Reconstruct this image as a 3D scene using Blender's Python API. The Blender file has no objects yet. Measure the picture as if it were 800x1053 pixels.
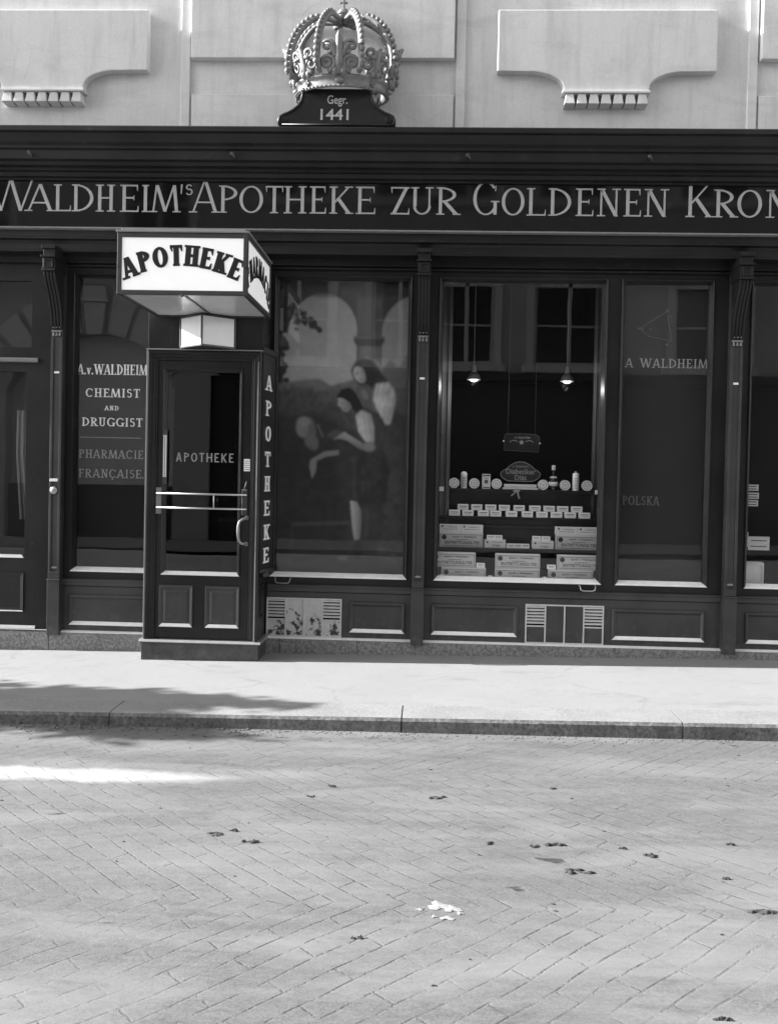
import bpy, bmesh, math, random
import numpy as np
from mathutils import Vector, Matrix
random.seed(7)
rng = np.random.default_rng(5)
S = bpy.context.scene
COL = S.collection
R = math.radians

# ------------------------------------------------------------------ materials
class NT:
    def __init__(s, name):
        s.m = bpy.data.materials.new(name); s.m.use_nodes = True
        s.t = s.m.node_tree; s.t.nodes.clear()
        s.out = s.n('ShaderNodeOutputMaterial')
        s.co = s.n('ShaderNodeTexCoord').outputs['Object']
    def n(s, typ, ins=None, **kw):
        d = s.t.nodes.new(typ)
        for k, v in kw.items(): setattr(d, k, v)
        for k, v in (ins or {}).items():
            if hasattr(v, 'is_output'): s.t.links.new(v, d.inputs[k])
            else: d.inputs[k].default_value = v
        return d
    def math(s, op, a, b=0.0, clamp=False):
        return s.n('ShaderNodeMath', {0: a, 1: b}, operation=op, use_clamp=clamp).outputs[0]
    def noise(s, scale=5, detail=4, rough=.55, vec=None, stretch=None, dist=0.0):
        v = vec or s.co
        if stretch: v = s.n('ShaderNodeMapping', {'Vector': v, 'Scale': stretch}).outputs[0]
        return s.n('ShaderNodeTexNoise', {'Vector': v, 'Scale': scale, 'Detail': detail, 'Roughness': rough, 'Distortion': dist}).outputs[0]
    def ramp(s, fac, *stops):
        r = s.n('ShaderNodeValToRGB', {'Fac': fac}); e = r.color_ramp.elements
        while len(e) < len(stops): e.new(.5)
        for i, (p, c) in enumerate(stops):
            e[i].position = p; e[i].color = (c, c, c, 1)
        return r.outputs[0]
    def mix(s, fac, a, b, blend='MIX'):
        m = s.n('ShaderNodeMix', {0: fac}, data_type='RGBA', blend_type=blend)
        for i, v in ((6, a), (7, b)):
            if hasattr(v, 'is_output'): s.t.links.new(v, m.inputs[i])
            else: m.inputs[i].default_value = (v, v, v, 1)
        return m.outputs[2]
    def bump(s, h, dist=.002, strength=.5, normal=None):
        i = {'Height': h, 'Distance': dist, 'Strength': strength}
        if normal: i['Normal'] = normal
        return s.n('ShaderNodeBump', i).outputs[0]
    def pbr(s, base, rough=.5, metal=0.0, normal=None, spec=.5, **kw):
        p = s.n('ShaderNodeBsdfPrincipled')
        def put(k, v):
            if hasattr(v, 'is_output'): s.t.links.new(v, p.inputs[k])
            elif k == 'Base Color': p.inputs[k].default_value = (v, v, v, 1)
            else: p.inputs[k].default_value = v
        put('Base Color', base); put('Roughness', rough); put('Metallic', metal); put('Specular IOR Level', spec)
        if normal: put('Normal', normal)
        for k, v in kw.items(): put(k, v)
        s.t.links.new(p.outputs[0], s.out.inputs[0])
        return s.m

def wood(name, base, rough=.34, gloss=.5, splash=False):
    k = NT(name)
    g = k.noise(9, 5, .6, stretch=(6, 6, .5)); b = k.noise(2.2, 3)
    d = k.noise(120, 2, .6, stretch=(1, 1, .05))
    scuff = k.ramp(k.noise(14, 6, .7), (.6, 0), (.74, 1))
    c = k.mix(g, base * .7, base * 1.35); c = k.mix(k.math('MULTIPLY', k.ramp(b, (.4, 0), (.7, 1)), .6), c, base * 2.3)
    c = k.mix(k.math('MULTIPLY', scuff, .2), c, .16)
    if splash:
        zz = k.n('ShaderNodeSeparateXYZ', {0: k.co}).outputs[2]
        sp = k.ramp(k.math('ADD', k.noise(16, 6, .75), k.math('MULTIPLY', k.math('SUBTRACT', .22, zz), .55)), (.52, 0), (.75, 1))
        c = k.mix(k.math('MULTIPLY', sp, .45), c, .12)
    chip = k.ramp(k.noise(38, 5, .7), (.70, 0), (.72, 1)); c = k.mix(k.math('MULTIPLY', chip, .55), c, .13)
    r = k.n('ShaderNodeMapRange', {0: b, 3: rough * .75, 4: rough * 1.5}).outputs[0]
    return k.pbr(c, r, normal=k.bump(k.math('ADD', k.math('MULTIPLY', g, .6), d), .0012, .35), spec=gloss)

def plain(name, base, rough=.5, metal=0.0, var=.25, scale=12, bump=.0006, spec=.5):
    k = NT(name); n = k.noise(scale, 5, .6)
    c = k.mix(n, base * (1 - var), min(1, base * (1 + var)))
    return k.pbr(c, rough, metal, k.bump(k.noise(scale * 6, 3), bump, .4), spec)

M = {}
M['wood'] = wood('dark_painted_wood', .010, .36, .34)  # cornice shade put into the colour
M['wood_low'] = wood('worn_less_shaded_wood', .030, .42, .5, True)  # same paint kept lighter, clear of the cornice shade, with mud splash
M['wood_black'] = wood('black_painted_wood', .016, .3)
M['wood_case'] = wood('brown_case_wood', .06, .4)
M['sill'] = plain('sky_highlight_sill', .84, .45, var=.16, scale=16)  # pale tone stands for sky highlights on upward bevels of the dark wood
M['ledge'] = plain('worn_grey_ledge', .2, .4, var=.25, scale=16)
M['black_glass'] = NT('black_sign_glass').pbr(.007, .05, spec=.42)
M['gilt_letter'] = plain('dull_gilt_letters', .42, .45, var=.22, scale=25)
M['white_letter'] = plain('white_enamel_letters', .8, .4, var=.2, scale=40)
M['faint_letter'] = plain('worn_grey_letters', .25, .5, var=.45, scale=30)
M['ghost_letter'] = plain('nearly_worn_off_letters', .09, .5, var=.5, scale=30)
M['black_letter'] = plain('black_painted_letters', .012, .4)
M['iron'] = plain('dark_painted_iron', .05, .4, var=.3)
M['frame_grey'] = plain('grey_metal_frame', .055, .4, .2)
M['brass'] = plain('dull_brass_fittings', .22, .35, .6, var=.3)
M['nickel'] = plain('nickel_plated_metal', .5, .3, .8, var=.15)
M['white_card'] = plain('white_card', .86, .6, var=.08, scale=30)
M['dim_card'] = plain('aged_white_card', .62, .6, var=.2, scale=30)
M['kraft'] = plain('grey_carton', .50, .65, var=.16, scale=14)
M['kraft_lid'] = plain('pale_grey_carton', .66, .65, var=.12, scale=14)
M['curtain'] = plain('grey_net_curtain', .16, .8, var=.3)
M['ink'] = plain('dark_print', .02, .6)
M['ink_soft'] = plain('soft_print', .07, .6)
M['tin'] = plain('white_lacquered_tin', .72, .35, 0.0, var=.12)
M['dark_bottle'] = NT('dark_bottle_glass').pbr(.01, .08, spec=.7)
M['cloth_dark'] = plain('dark_lining', .004, .9, var=.3, spec=.05)
M['backing'] = plain('dark_window_backing', .016, .8, var=.3, scale=3, spec=.15)
M['backing_grey'] = plain('grey_window_backing', .034, .8, var=.25, scale=3, spec=.15)
k = NT('opal_glass'); n = k.noise(7, 4)
M['opal'] = k.pbr(k.mix(n, .84, .92), .2, spec=.5, **{'Emission Color': (1, 1, 1, 1), 'Emission Strength': .09})  # faint glow added to lift the lantern panels to white
k = NT('plain_opal_glass'); n = k.noise(7, 4)
M['opal_plain'] = k.pbr(k.mix(n, .66, .78), .2)
k = NT('dull_opal_glass'); n = k.noise(6, 4)
M['opal_dull'] = k.pbr(k.mix(n, .5, .66), .25, spec=.5)
k = NT('lamp_bulb')
M['bulb'] = k.pbr(.8, .15, **{'Emission Color': (1, 1, 1, 1), 'Emission Strength': .8})

# plaster: blotchy, streaked by rain, soot near the ledge
k = NT('weathered_plaster')
a = k.noise(1.6, 6, .62); b = k.noise(5, 6, .6, stretch=(1, 1, .35)); c2 = k.noise(3.2, 5, .6, stretch=(.5, .5, 1.8), dist=.6)
col = k.mix(a, .58, .74)
col = k.mix(k.math('MULTIPLY', k.ramp(b, (.45, 0), (.68, 1)), .3), col, .38)
col = k.mix(k.math('MULTIPLY', k.ramp(c2, (.52, 0), (.66, 1)), .26), col, .36)
col = k.mix(k.math('MULTIPLY', k.ramp(k.noise(30, 3), (.68, 0), (.76, 1)), .3), col, .3)
cr_ = k.n('ShaderNodeTexVoronoi', {'Vector': k.n('ShaderNodeMixRGB', {0: .12, 1: k.co, 2: k.n('ShaderNodeTexNoise', {'Vector': k.co, 'Scale': 4.0}).outputs[1]}).outputs[0], 'Scale': .9}, feature='DISTANCE_TO_EDGE').outputs['Distance']
col = k.mix(k.math('MULTIPLY', k.ramp(cr_, (.0, 1), (.004, 0)), k.ramp(k.noise(2.5, 3), (.5, 0), (.6, .25))), col, .2)
gr = k.ramp(k.noise(85, 4, .75), (.3, 0), (.7, 1)); col = k.mix(.16, col, k.mix(gr, .3, .9))
st = k.ramp(k.noise(7, 6, .7, stretch=(2.2, 1, .16)), (.5, 0), (.72, 1)); col = k.mix(k.math('MULTIPLY', st, .3), col, .34)
M['plaster'] = k.pbr(col, .85, normal=k.bump(k.math('ADD', k.noise(60, 4), k.noise(9, 3)), .003, .35), spec=.25)

k = NT('speckled_granite')
a = k.noise(45, 6, .75); b = k.noise(4, 4); v = k.n('ShaderNodeTexVoronoi', {'Vector': k.co, 'Scale': 90.0}).outputs['Distance']
col = k.mix(k.ramp(a, (.38, 0), (.62, 1)), .10, .34); col = k.mix(k.math('MULTIPLY', k.ramp(v, (.1, 1), (.3, 0)), .5), col, .05)
col = k.mix(k.math('MULTIPLY', b, .5), col, .17)
M['granite'] = k.pbr(col, .8, normal=k.bump(a, .004, .5), spec=.3)
k = NT('kerb_granite')
a = k.noise(60, 6, .75); b = k.noise(3, 5); s_ = k.noise(2.6, 4, stretch=(3, 1, .3))
col = k.mix(k.ramp(a, (.35, 0), (.65, 1)), .16, .27); col = k.mix(k.math('MULTIPLY', k.ramp(b, (.4, 0), (.7, 1)),   .45), col, .30)
geo = k.n('ShaderNodeNewGeometry')
M['kerb'] = k.pbr(col, .85, normal=k.bump(k.math('ADD', a, k.math('MULTIPLY', b, .6)), .006, .6), spec=.3)
k = NT('shaded_kerb_face_granite')  # front face of the kerb stone, its shade put into the colour
a = k.noise(38, 7, .75); b = k.noise(2.4, 5, .6, stretch=(2.2, 1, .5))
col = k.mix(k.ramp(a, (.35, 0), (.68, 1)), .06, .24); col = k.mix(k.math('MULTIPLY', k.ramp(b, (.42, 0), (.66, 1)), .6), col, .05)
M['kerb_face'] = k.pbr(col, .85, normal=k.bump(a, .008, .7), spec=.3)

k = NT('pale_pavement')
a = k.noise(1.1, 6, .6); b = k.noise(9, 6, .65); g = k.noise(160, 3, .7); st = k.noise(2.5, 5, .6, stretch=(.35, 1.6, 1), dist=.8)
col = k.mix(a, .20, .285); col = k.mix(k.math('MULTIPLY', k.ramp(b, (.52, 0), (.72, 1)), .32), col, .17)
col = k.mix(k.math('MULTIPLY', k.ramp(st, (.56, 0), (.7, 1)), .3), col, .24)
col = k.mix(k.math('MULTIPLY', k.ramp(k.noise(24, 5, .7), (.66, 0), (.72, 1)), .4), col, .12)
col = k.mix(.22, col, k.mix(g, .08, .42))
cr_ = k.n('ShaderNodeTexVoronoi', {'Vector': k.n('ShaderNodeMixRGB', {0: .2, 1: k.co, 2: k.n('ShaderNodeTexNoise', {'Vector': k.co, 'Scale': 3.0, 'Detail': 5.0}).outputs[1]}).outputs[0], 'Scale': .55}, feature='DISTANCE_TO_EDGE').outputs['Distance']
col = k.mix(k.math('MULTIPLY', k.ramp(cr_, (.0, 1), (.005, 0)), k.ramp(k.noise(2.2, 4), (.46, 0), (.58, .32))), col, .06)
col = k.mix(k.math('MULTIPLY', k.ramp(k.noise(3.4, 6, .7, stretch=(.5, 1.2, 1)), (.56, 0), (.7, 1)), .4), col, .14)
M['pavement'] = k.pbr(col, .9, normal=k.bump(k.math('ADD', k.math('MULTIPLY', g, .4), k.noise(14, 5)), .004, .5), spec=.2)

# road: worn chevron of blocks, joints choked with dirt
k = NT('worn_block_paving')
sx = k.n('ShaderNodeSeparateXYZ', {0: k.co})
dn = k.n('ShaderNodeTexNoise', {'Vector': k.co, 'Scale': 1.3, 'Detail': 3.0}).outputs[1]
ds = k.n('ShaderNodeSeparateXYZ', {0: dn})
X = k.math('ADD', sx.outputs[0], k.math('MULTIPLY', ds.outputs[0], .10)); Y = k.math('ADD', sx.outputs[1], k.math('MULTIPLY', ds.outputs[1], .10))
t = k.math('PINGPONG', k.math('ADD', k.math('MULTIPLY', Y, -1.0), 1.2 - 4.2 + .0 + 0.06 + 0.0 + 2.4 * 0), 1.5)
t = k.math('PINGPONG', k.math('ADD', k.math('MULTIPLY', k.math('ADD', Y, 4.2), -1.0), 1.5 + 30.0), 1.5)
A = k.math('MULTIPLY', k.math('ADD', X, t), .7071); B = k.math('MULTIPLY', k.math('SUBTRACT', X, t), .7071)
vec = k.n('ShaderNodeCombineXYZ', {0: A, 1: B}).outputs[0]
br = k.n('ShaderNodeTexBrick', {'Vector': vec, 'Scale': 1.0, 'Color1': (1, 1, 1, 1), 'Color2': (.55, .55, .55, 1), 'Mortar': (0, 0, 0, 1),
     'Mortar Size': .006, 'Mortar Smooth': .6, 'Bias': 0.0, 'Brick Width': .40, 'Row Height': .088})
joint = br.outputs['Fac']
vis = k.ramp(k.noise(1.3, 7, .75), (.38, .12), (.60, 1))
jv = k.math('MULTIPLY', joint, k.math('MULTIPLY', vis, k.ramp(k.noise(17, 5, .75), (.42, 0), (.60, 1))))
a = k.noise(.8, 5, .6); b = k.noise(6, 6, .68, stretch=(.55, 1.5, 1)); g = k.noise(120, 4, .75)
dust = k.noise(2.1, 6, .62, stretch=(.4, 1.4, 1), dist=.5)
g2 = k.noise(34, 5, .75, stretch=(.6, 1.2, 1))
col = k.mix(a, .115, .17); col = k.mix(.68, col, k.mix(b, .075, .225)); col = k.mix(.5, col, k.mix(k.ramp(g, (.3, 0), (.7, 1)), .03, .24)); col = k.mix(.35, col, k.mix(k.ramp(g2, (.3, 0), (.7, 1)), .03, .16))
col = k.mix(.05, col, br.outputs['Color'], 'MULTIPLY')
col = k.mix(k.math('MULTIPLY', k.ramp(dust, (.44, 0), (.66, 1)), .6), col, .215)
col = k.mix(k.math('MULTIPLY', k.ramp(k.noise(4.2, 6, .72, stretch=(.5, 1.3, 1)), (.58, 0), (.70, 1)), .4), col, .055)
col = k.mix(k.math('MULTIPLY', jv, .40), col, .035)
# pits: small dark hollows
pit = k.ramp(k.noise(5.5, 3, .5, stretch=(.55, 1.4, 1)), (.715, 0), (.745, 1))
col = k.mix(k.math('MULTIPLY', pit, .75), col, .022)
fine = k.ramp(k.noise(55, 4, .7, stretch=(.5, 1.2, 1)), (.66, 0), (.72, 1))
col = k.mix(k.math('MULTIPLY', fine, .4), col, .035)
h = k.math('SUBTRACT', k.math('ADD', k.math('MULTIPLY', b, .5), k.math('MULTIPLY', g, .18)), k.math('ADD', k.math('MULTIPLY', jv, .7), pit))
# patch of sunlight near the kerb on the left, painted as a pale strip
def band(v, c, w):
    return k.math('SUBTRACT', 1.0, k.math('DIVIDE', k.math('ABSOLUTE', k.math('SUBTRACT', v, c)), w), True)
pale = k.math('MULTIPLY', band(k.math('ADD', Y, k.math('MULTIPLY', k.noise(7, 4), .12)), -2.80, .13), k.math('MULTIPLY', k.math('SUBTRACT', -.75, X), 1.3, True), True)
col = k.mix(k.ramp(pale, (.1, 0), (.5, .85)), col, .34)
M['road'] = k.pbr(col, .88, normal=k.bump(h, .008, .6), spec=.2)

k = NT('gilded_metal')
n = k.noise(22, 5); col = k.mix(n, .10, .27)
M['gilt'] = k.pbr(col, .5, .2, k.bump(k.noise(70, 3), .002, .5))
k = NT('chipped_white_enamel')
n = k.noise(13, 6, .72, dist=.4); grd = k.n('ShaderNodeSeparateXYZ', {0: k.co}).outputs[2]
low = k.math('MULTIPLY', k.math('SUBTRACT', .30, grd), .55)
ch = k.ramp(k.math('ADD', n, low), (.585, 0), (.605, 1))
col = k.mix(ch, k.mix(k.noise(30, 4), .38, .55), .03)
M['enamel'] = k.pbr(col, .45, normal=k.bump(ch, .0015, -.6))
M['vent_bar'] = plain('pale_painted_bars', .5, .5, var=.25, scale=20)

def glass(name, tint=.975, rough=.01, boost=1.0):
    k = NT(name)
    ge = k.n('ShaderNodeNewGeometry')
    dt = k.n('ShaderNodeVectorMath', {0: ge.outputs['Incoming'], 1: ge.outputs['Normal']}, operation='DOT_PRODUCT').outputs['Value']
    fr = k.math('POWER', k.math('SUBTRACT', 1.0, k.math('ABSOLUTE', dt), True), 5.0)
    fr = k.math('ADD', k.math('MULTIPLY', fr, .96), .036 * boost, True)      # thin pane, same from both sides
    wob = k.bump(k.noise(1.6, 2), .012, .04)
    tr = k.n('ShaderNodeBsdfTransparent', {'Color': (tint, tint, tint, 1)}); gl = k.n('ShaderNodeBsdfGlossy', {'Roughness': rough, 'Normal': wob, 'Color': (1, 1, 1, 1)})
    mx = k.n('ShaderNodeMixShader', {0: fr, 1: tr.outputs[0], 2: gl.outputs[0]})
    k.t.links.new(mx.outputs[0], k.out.inputs[0]); return k.m
M['glass'] = glass('window_glass')
M['leaf'] = plain('leaf_green', .06, .6, var=.4)
M['bark'] = plain('tree_bark', .12, .9, var=.4)
M['far_pave'] = plain('shaded_far_flags', .03, .9, var=.3, scale=2)  # far pavement coloured nearly black for the shade of the houses
M['stone_far'] = plain('grey_stone', .36, .85, var=.3, scale=1.2)
M['stone_pale'] = plain('pale_stone', .55, .85, var=.2, scale=2)
M['far_dark'] = plain('dark_shop_timber', .03, .5)
M['far_frame'] = plain('pale_window_paint', .5, .5)
M['far_glass'] = NT('dark_window_panes').pbr(.02, .15)
M['far_blind'] = plain('pale_blind', .65, .8, var=.2, scale=2)

# ------------------------------------------------------------------ mesh builder
class MB:
    def __init__(s): s.v = []; s.f = []; s.mi = []; s.cur = 0
    def add(s, vs, fs):
        o = len(s.v); s.v += [tuple(p) for p in vs]
        for f in fs: s.f.append([i + o for i in f]); s.mi.append(s.cur)
        return s
    def box(s, x0, x1, y0, y1, z0, z1):
        return s.add([(x, y, z) for z in (z0, z1) for y in (y0, y1) for x in (x0, x1)],
                     [(0, 2, 3, 1), (4, 5, 7, 6), (0, 1, 5, 4), (1, 3, 7, 5), (3, 2, 6, 7), (2, 0, 4, 6)])
    def prism(s, pts, y0, y1):            # pts (x,z), extruded from y0 to y1
        n = len(pts)
        return s.add([(x, y0, z) for x, z in pts] + [(x, y1, z) for x, z in pts],
                     [tuple(range(n)), tuple(range(2 * n - 1, n - 1, -1))] + [(i, i + n, (i + 1) % n + n, (i + 1) % n) for i in range(n)])
    def prof_x(s, pts, x0, x1):           # pts (y,z) extruded along x
        n = len(pts)
        return s.add([(x0, y, z) for y, z in pts] + [(x1, y, z) for y, z in pts],
                     [tuple(range(n)), tuple(range(2 * n - 1, n - 1, -1))] + [(i, i + n, (i + 1) % n + n, (i + 1) % n) for i in range(n)])
    def sweep(s, x0, x1, z0, z1, prof, sides='LTRB'):   # mitred rectangular moulding, prof (inset,y) closed loop
        def corner(c, i):
            return (x0 + i if 'L' in c else x1 - i, z0 + i if 'B' in c else z1 - i)
        ends = {'L': ('LB', 'LT'), 'T': ('LT', 'RT'), 'R': ('RT', 'RB'), 'B': ('RB', 'LB')}
        order = 'LTRB'; n = len(prof)
        for sd in sides:
            e0, e1 = ends[sd]; vs = []
            for e in (e0, e1):
                for i, y in prof:
                    x, z = corner(e, i); vs.append((x, y, z))
            fs = [(i, (i + 1) % n, (i + 1) % n + n, i + n) for i in range(n)]
            k = order.index(sd)
            if order[k - 1] not in sides: fs.append(tuple(range(n)))
            if order[(k + 1) % 4] not in sides: fs.append(tuple(range(2 * n - 1, n - 1, -1)))
            s.add(vs, fs)
        return s
    def tube(s, path, r, n=8, closed=False):
        P = [Vector(p) for p in path]; m = len(P); vs = []; fs = []
        rr = r if isinstance(r, (list, tuple)) else [r] * m
        up = Vector((.13, .31, .94)).normalized(); prev = None
        for i, p in enumerate(P):
            a = P[(i - 1) % m] if (closed or i > 0) else p; b = P[(i + 1) % m] if (closed or i < m - 1) else p
            d = (b - a).normalized()
            if prev is None: nx = d.cross(up).normalized()
            else: nx = (prev - d * prev.dot(d)).normalized()
            prev = nx; ny = d.cross(nx)
            for j in range(n):
                t = 2 * math.pi * j / n; vs.append(p + (nx * math.cos(t) + ny * math.sin(t)) * rr[i])
        for i in range(m if closed else m - 1):
            for j in range(n):
                fs.append((i * n + j, i * n + (j + 1) % n, ((i + 1) % m) * n + (j + 1) % n, ((i + 1) % m) * n + j))
        if not closed: fs += [tuple(range(n - 1, -1, -1)), tuple((m - 1) * n + j for j in range(n))]
        return s.add(vs, fs)
    def lathe(s, prof, c=(0, 0, 0), axis='z', n=20, sx=1.0, sy=1.0, closed=False):
        vs = []; fs = []; m = len(prof)
        for r, h in prof:
            for j in range(n):
                t = 2 * math.pi * j / n; a, b = r * math.cos(t) * sx, r * math.sin(t) * sy
                vs.append((c[0] + a, c[1] + b, c[2] + h) if axis == 'z' else (c[0] + a, c[1] + h, c[2] + b))
        for i in range(m if closed else m - 1):
            for j in range(n): fs.append((i * n + j, i * n + (j + 1) % n, ((i + 1) % m) * n + (j + 1) % n, ((i + 1) % m) * n + j))
        if not closed: fs += [tuple(range(n - 1, -1, -1)), tuple((m - 1) * n + j for j in range(n))]
        return s.add(vs, fs)
    def ball(s, c, r, sx=1, sy=1, sz=1, n=10):
        k = max(4, n // 2)
        return s.lathe([(max(.001, math.sin(math.pi * i / k)) * r, -math.cos(math.pi * i / k) * r * sz) for i in range(k + 1)], c, 'z', n, sx, sy)
    def build(s, name, mat, parent=None, bevel=0, smooth=False, seg=2):
        me = bpy.data.meshes.new(name)
        o = parent
        off = Vector((0, 0, 0))
        while o is not None: off += o.location; o = o.parent
        me.from_pydata([(x - off.x, y - off.y, z - off.z) for x, y, z in s.v], [], s.f)
        mats = mat if isinstance(mat, (list, tuple)) else [mat]
        for m_ in mats: me.materials.append(M[m_] if isinstance(m_, str) else m_)
        if len(mats) > 1: me.polygons.foreach_set('material_index', s.mi)
        bm = bmesh.new(); bm.from_mesh(me); bmesh.ops.recalc_face_normals(bm, faces=bm.faces); bm.to_mesh(me); bm.free()
        if smooth: me.polygons.foreach_set('use_smooth', [True] * len(me.polygons))
        ob = bpy.data.objects.new(name, me); COL.objects.link(ob)
        if parent is not None: ob.parent = parent
        if bevel:
            b = ob.modifiers.new('edge', 'BEVEL'); b.width = bevel; b.segments = seg; b.limit_method = 'ANGLE'; b.angle_limit = R(35)
        return ob

def tag(o, label=None, cat=None, group=None, kind=None):
    if label: o['label'] = label
    if cat: o['category'] = cat
    if group: o['group'] = group
    if kind: o['kind'] = kind
    return o
def empty(name, loc, label, cat, group=None):
    o = bpy.data.objects.new(name, None); COL.objects.link(o); o.location = loc; o.empty_display_size = .1
    return tag(o, label, cat, group)
def kids(o): return [c for c in bpy.data.objects if c.parent is o]
def copy_tree(o, parent=None):
    c = o.copy(); COL.objects.link(c)
    if parent is not None: c.parent = parent
    for ch in kids(o): copy_tree(ch, c)
    return c
def wall_holes(mb, x0, x1, z0, z1, y0, y1, holes):
    xs = sorted({x0, x1, *[h[0] for h in holes], *[h[1] for h in holes]}); zs = sorted({z0, z1, *[h[2] for h in holes], *[h[3] for h in holes]})
    xs = [x for x in xs if x0 <= x <= x1]; zs = [z for z in zs if z0 <= z <= z1]
    for a, b in zip(xs, xs[1:]):
        runs = []
        for c, d in zip(zs, zs[1:]):
            mx, mz = (a + b) / 2, (c + d) / 2
            if any(h[0] < mx < h[1] and h[2] < mz < h[3] for h in holes): continue
            if runs and abs(runs[-1][1] - c) < 1e-6: runs[-1][1] = d
            else: runs.append([c, d])
        for c, d in runs: mb.box(a, b, y0, y1, c, d)
    return mb

# ------------------------------------------------------------------ lettering (drawn strokes)
WID = dict(I=.42, M=1.2, W=1.45, O=1.0, G=1.0, C=.92, D=.95, N=.95, H=.95, A=.95, U=.9, R=.9, K=.9, T=.8, P=.78, E=.75, F=.7, L=.74, S=.66, Z=.82, V=.9, v=.6)
WID['Ç'] = .92
def glyph(ch, w, h, T, t, serif=True):
    P = []
    def seg(x0, y0, x1, y1, th):
        if abs(y1 - y0) > 1e-6 and abs(y1 - y0) * 1.2 > abs(x1 - x0): P.append([(x0 - th / 2, y0), (x0 + th / 2, y0), (x1 + th / 2, y1), (x1 - th / 2, y1)])
        else: P.append([(x0, y0 - th / 2), (x1, y1 - th / 2), (x1, y1 + th / 2), (x0, y0 + th / 2)])
    def diag(x0, y0, x1, y1, th):      # horizontal ends
        l = math.hypot(x1 - x0, y1 - y0); q = th * l / max(.3 * l, abs(y1 - y0))
        P.append([(x0 - q / 2, y0), (x0 + q / 2, y0), (x1 + q / 2, y1), (x1 - q / 2, y1)])
    def arc(cx, cy, rx, ry, a0, a1, th, tv, n=18):
        for i in range(n):
            u, v = R(a0 + (a1 - a0) * i / n), R(a0 + (a1 - a0) * (i + 1) / n)
            o = lambda a, k: (cx + (rx - th * k) * math.cos(a), cy + (ry - tv * k) * math.sin(a))
            P.append([o(u, 0), o(v, 0), o(v, 1), o(u, 1)])
    sw = min(T * .95 + h * .035, w * (.27 if ch != 'I' else .46))
    def ser(x, y):
        if serif: P.append([(x - sw, y), (x + sw, y), (x + sw, y + t * .8), (x - sw, y + t * .8)])
    def stem(x, th=None, y0=0.0, y1=None, s0=True, s1=True):
        th = th or T; y1 = h if y1 is None else y1; seg(x, y0, x, y1, th)
        if s0: ser(x, y0)
        if s1: ser(x, y1 - t * .8)
    tick = h * .17
    def vt(x, y, d=1):
        if serif: P.append([(x - t * .9, y), (x, y), (x, y + d * tick), (x - t * .35, y + d * tick)])
    m = max(T / 2, sw * .9) if serif else T / 2
    if ch == 'A':
        diag(t / 2, 0, w / 2 - t * .2, h, t * 1.15); diag(w - T / 2, 0, w / 2, h, T); seg(w * .2, h * .31, w * .78, h * .31, t); ser(t / 2, 0); ser(w - T / 2, 0)
    elif ch in 'CG' or ch == 'Ç':
        arc(w * .53, h / 2, w * .53, h / 2, 42, 318 if ch != 'G' else 330, T, t, 22)
        if serif: vt(w * .95, h * .73, 1)
        if ch == 'G': stem(w - T * .6, T, .02 * h, h * .43, False, True)
        if ch == 'Ç': seg(w * .55, -h * .17, w * .48, 0, t); seg(w * .38, -h * .17, w * .58, -h * .17, t)
    elif ch == 'D':
        stem(m); arc(m, h / 2, w - m, h / 2, -90, 90, T, t); 
    elif ch in 'EF':
        stem(m); seg(m, h - t / 2, w * .95, h - t / 2, t); seg(m, h * .52, w * .76, h * .52, t); vt(w * .95, h - t, -1)
        if serif: vt(w * .76, h * .52, .5); vt(w * .76, h * .52, -.5)
        if ch == 'E': seg(m, t / 2, w, t / 2, t); vt(w, t, 1)
    elif ch == 'H': stem(m); stem(w - m); seg(m, h * .51, w - m, h * .51, t)
    elif ch == 'I': stem(w / 2)
    elif ch == 'K':
        stem(m); diag(m + T * .3, h * .40, w * .88, h, t * 1.1); diag(w - T * .6, 0, m + w * .22, h * .56, T); ser(w * .88, h - t * .8); ser(w - T * .6, 0)
    elif ch == 'L': stem(m); seg(m, t / 2, w, t / 2, t); vt(w, t, 1)
    elif ch == 'M':
        diag(t, 0, w * .17, h, t * 1.15); diag(w * .5, h * .02, w * .19, h, T); diag(w * .5, h * .02, w * .82, h, t * 1.15); diag(w - T * .6, 0, w * .83, h, T); ser(t, 0); ser(w - T * .6, 0)
    elif ch == 'N':
        stem(m, t * 1.2); stem(w - m, t * 1.2, s0=False); diag(w - m, 0, m, h, T)
    elif ch == 'O': arc(w / 2, h / 2, w / 2, h / 2, 0, 360, T, t, 28)
    elif ch in 'PR':
        stem(m); arc(m, h * .73, (w if ch == 'P' else w * .88) - m, h * .27, -90, 90, T, t)
        if ch == 'R': diag(w - T * .5, 0, m + w * .2, h * .48, T); ser(w - T * .5, 0)
    elif ch == 'S':
        arc(w / 2, h * .74, w * .44, h * .26, 25, 270, T * .8, t); arc(w / 2, h * .26 + t * .5, w * .48, h * .26 + t * .5, 90, -155, T * .8, t)
    elif ch == 'T': stem(w / 2, s1=False); seg(0, h - t / 2, w, h - t / 2, t); vt(t * .9, h - t, -1); vt(w, h - t, -1)
    elif ch == 'U':
        seg(m, h * .3, m, h, T); ser(m, h - t * .8); seg(w - m, h * .3, w - m, h, t * 1.2); ser(w - m, h - t * .8); arc(w / 2, h * .32, w / 2 - m + T / 2, h * .32, 180, 360, T * .8, t)
    elif ch in 'Vv': diag(w * .5, 0, T / 2, h, T); diag(w * .5, 0, w - t, h, t * 1.1); ser(T / 2, h - t * .8); ser(w - t, h - t * .8)
    elif ch == 'W':
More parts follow.
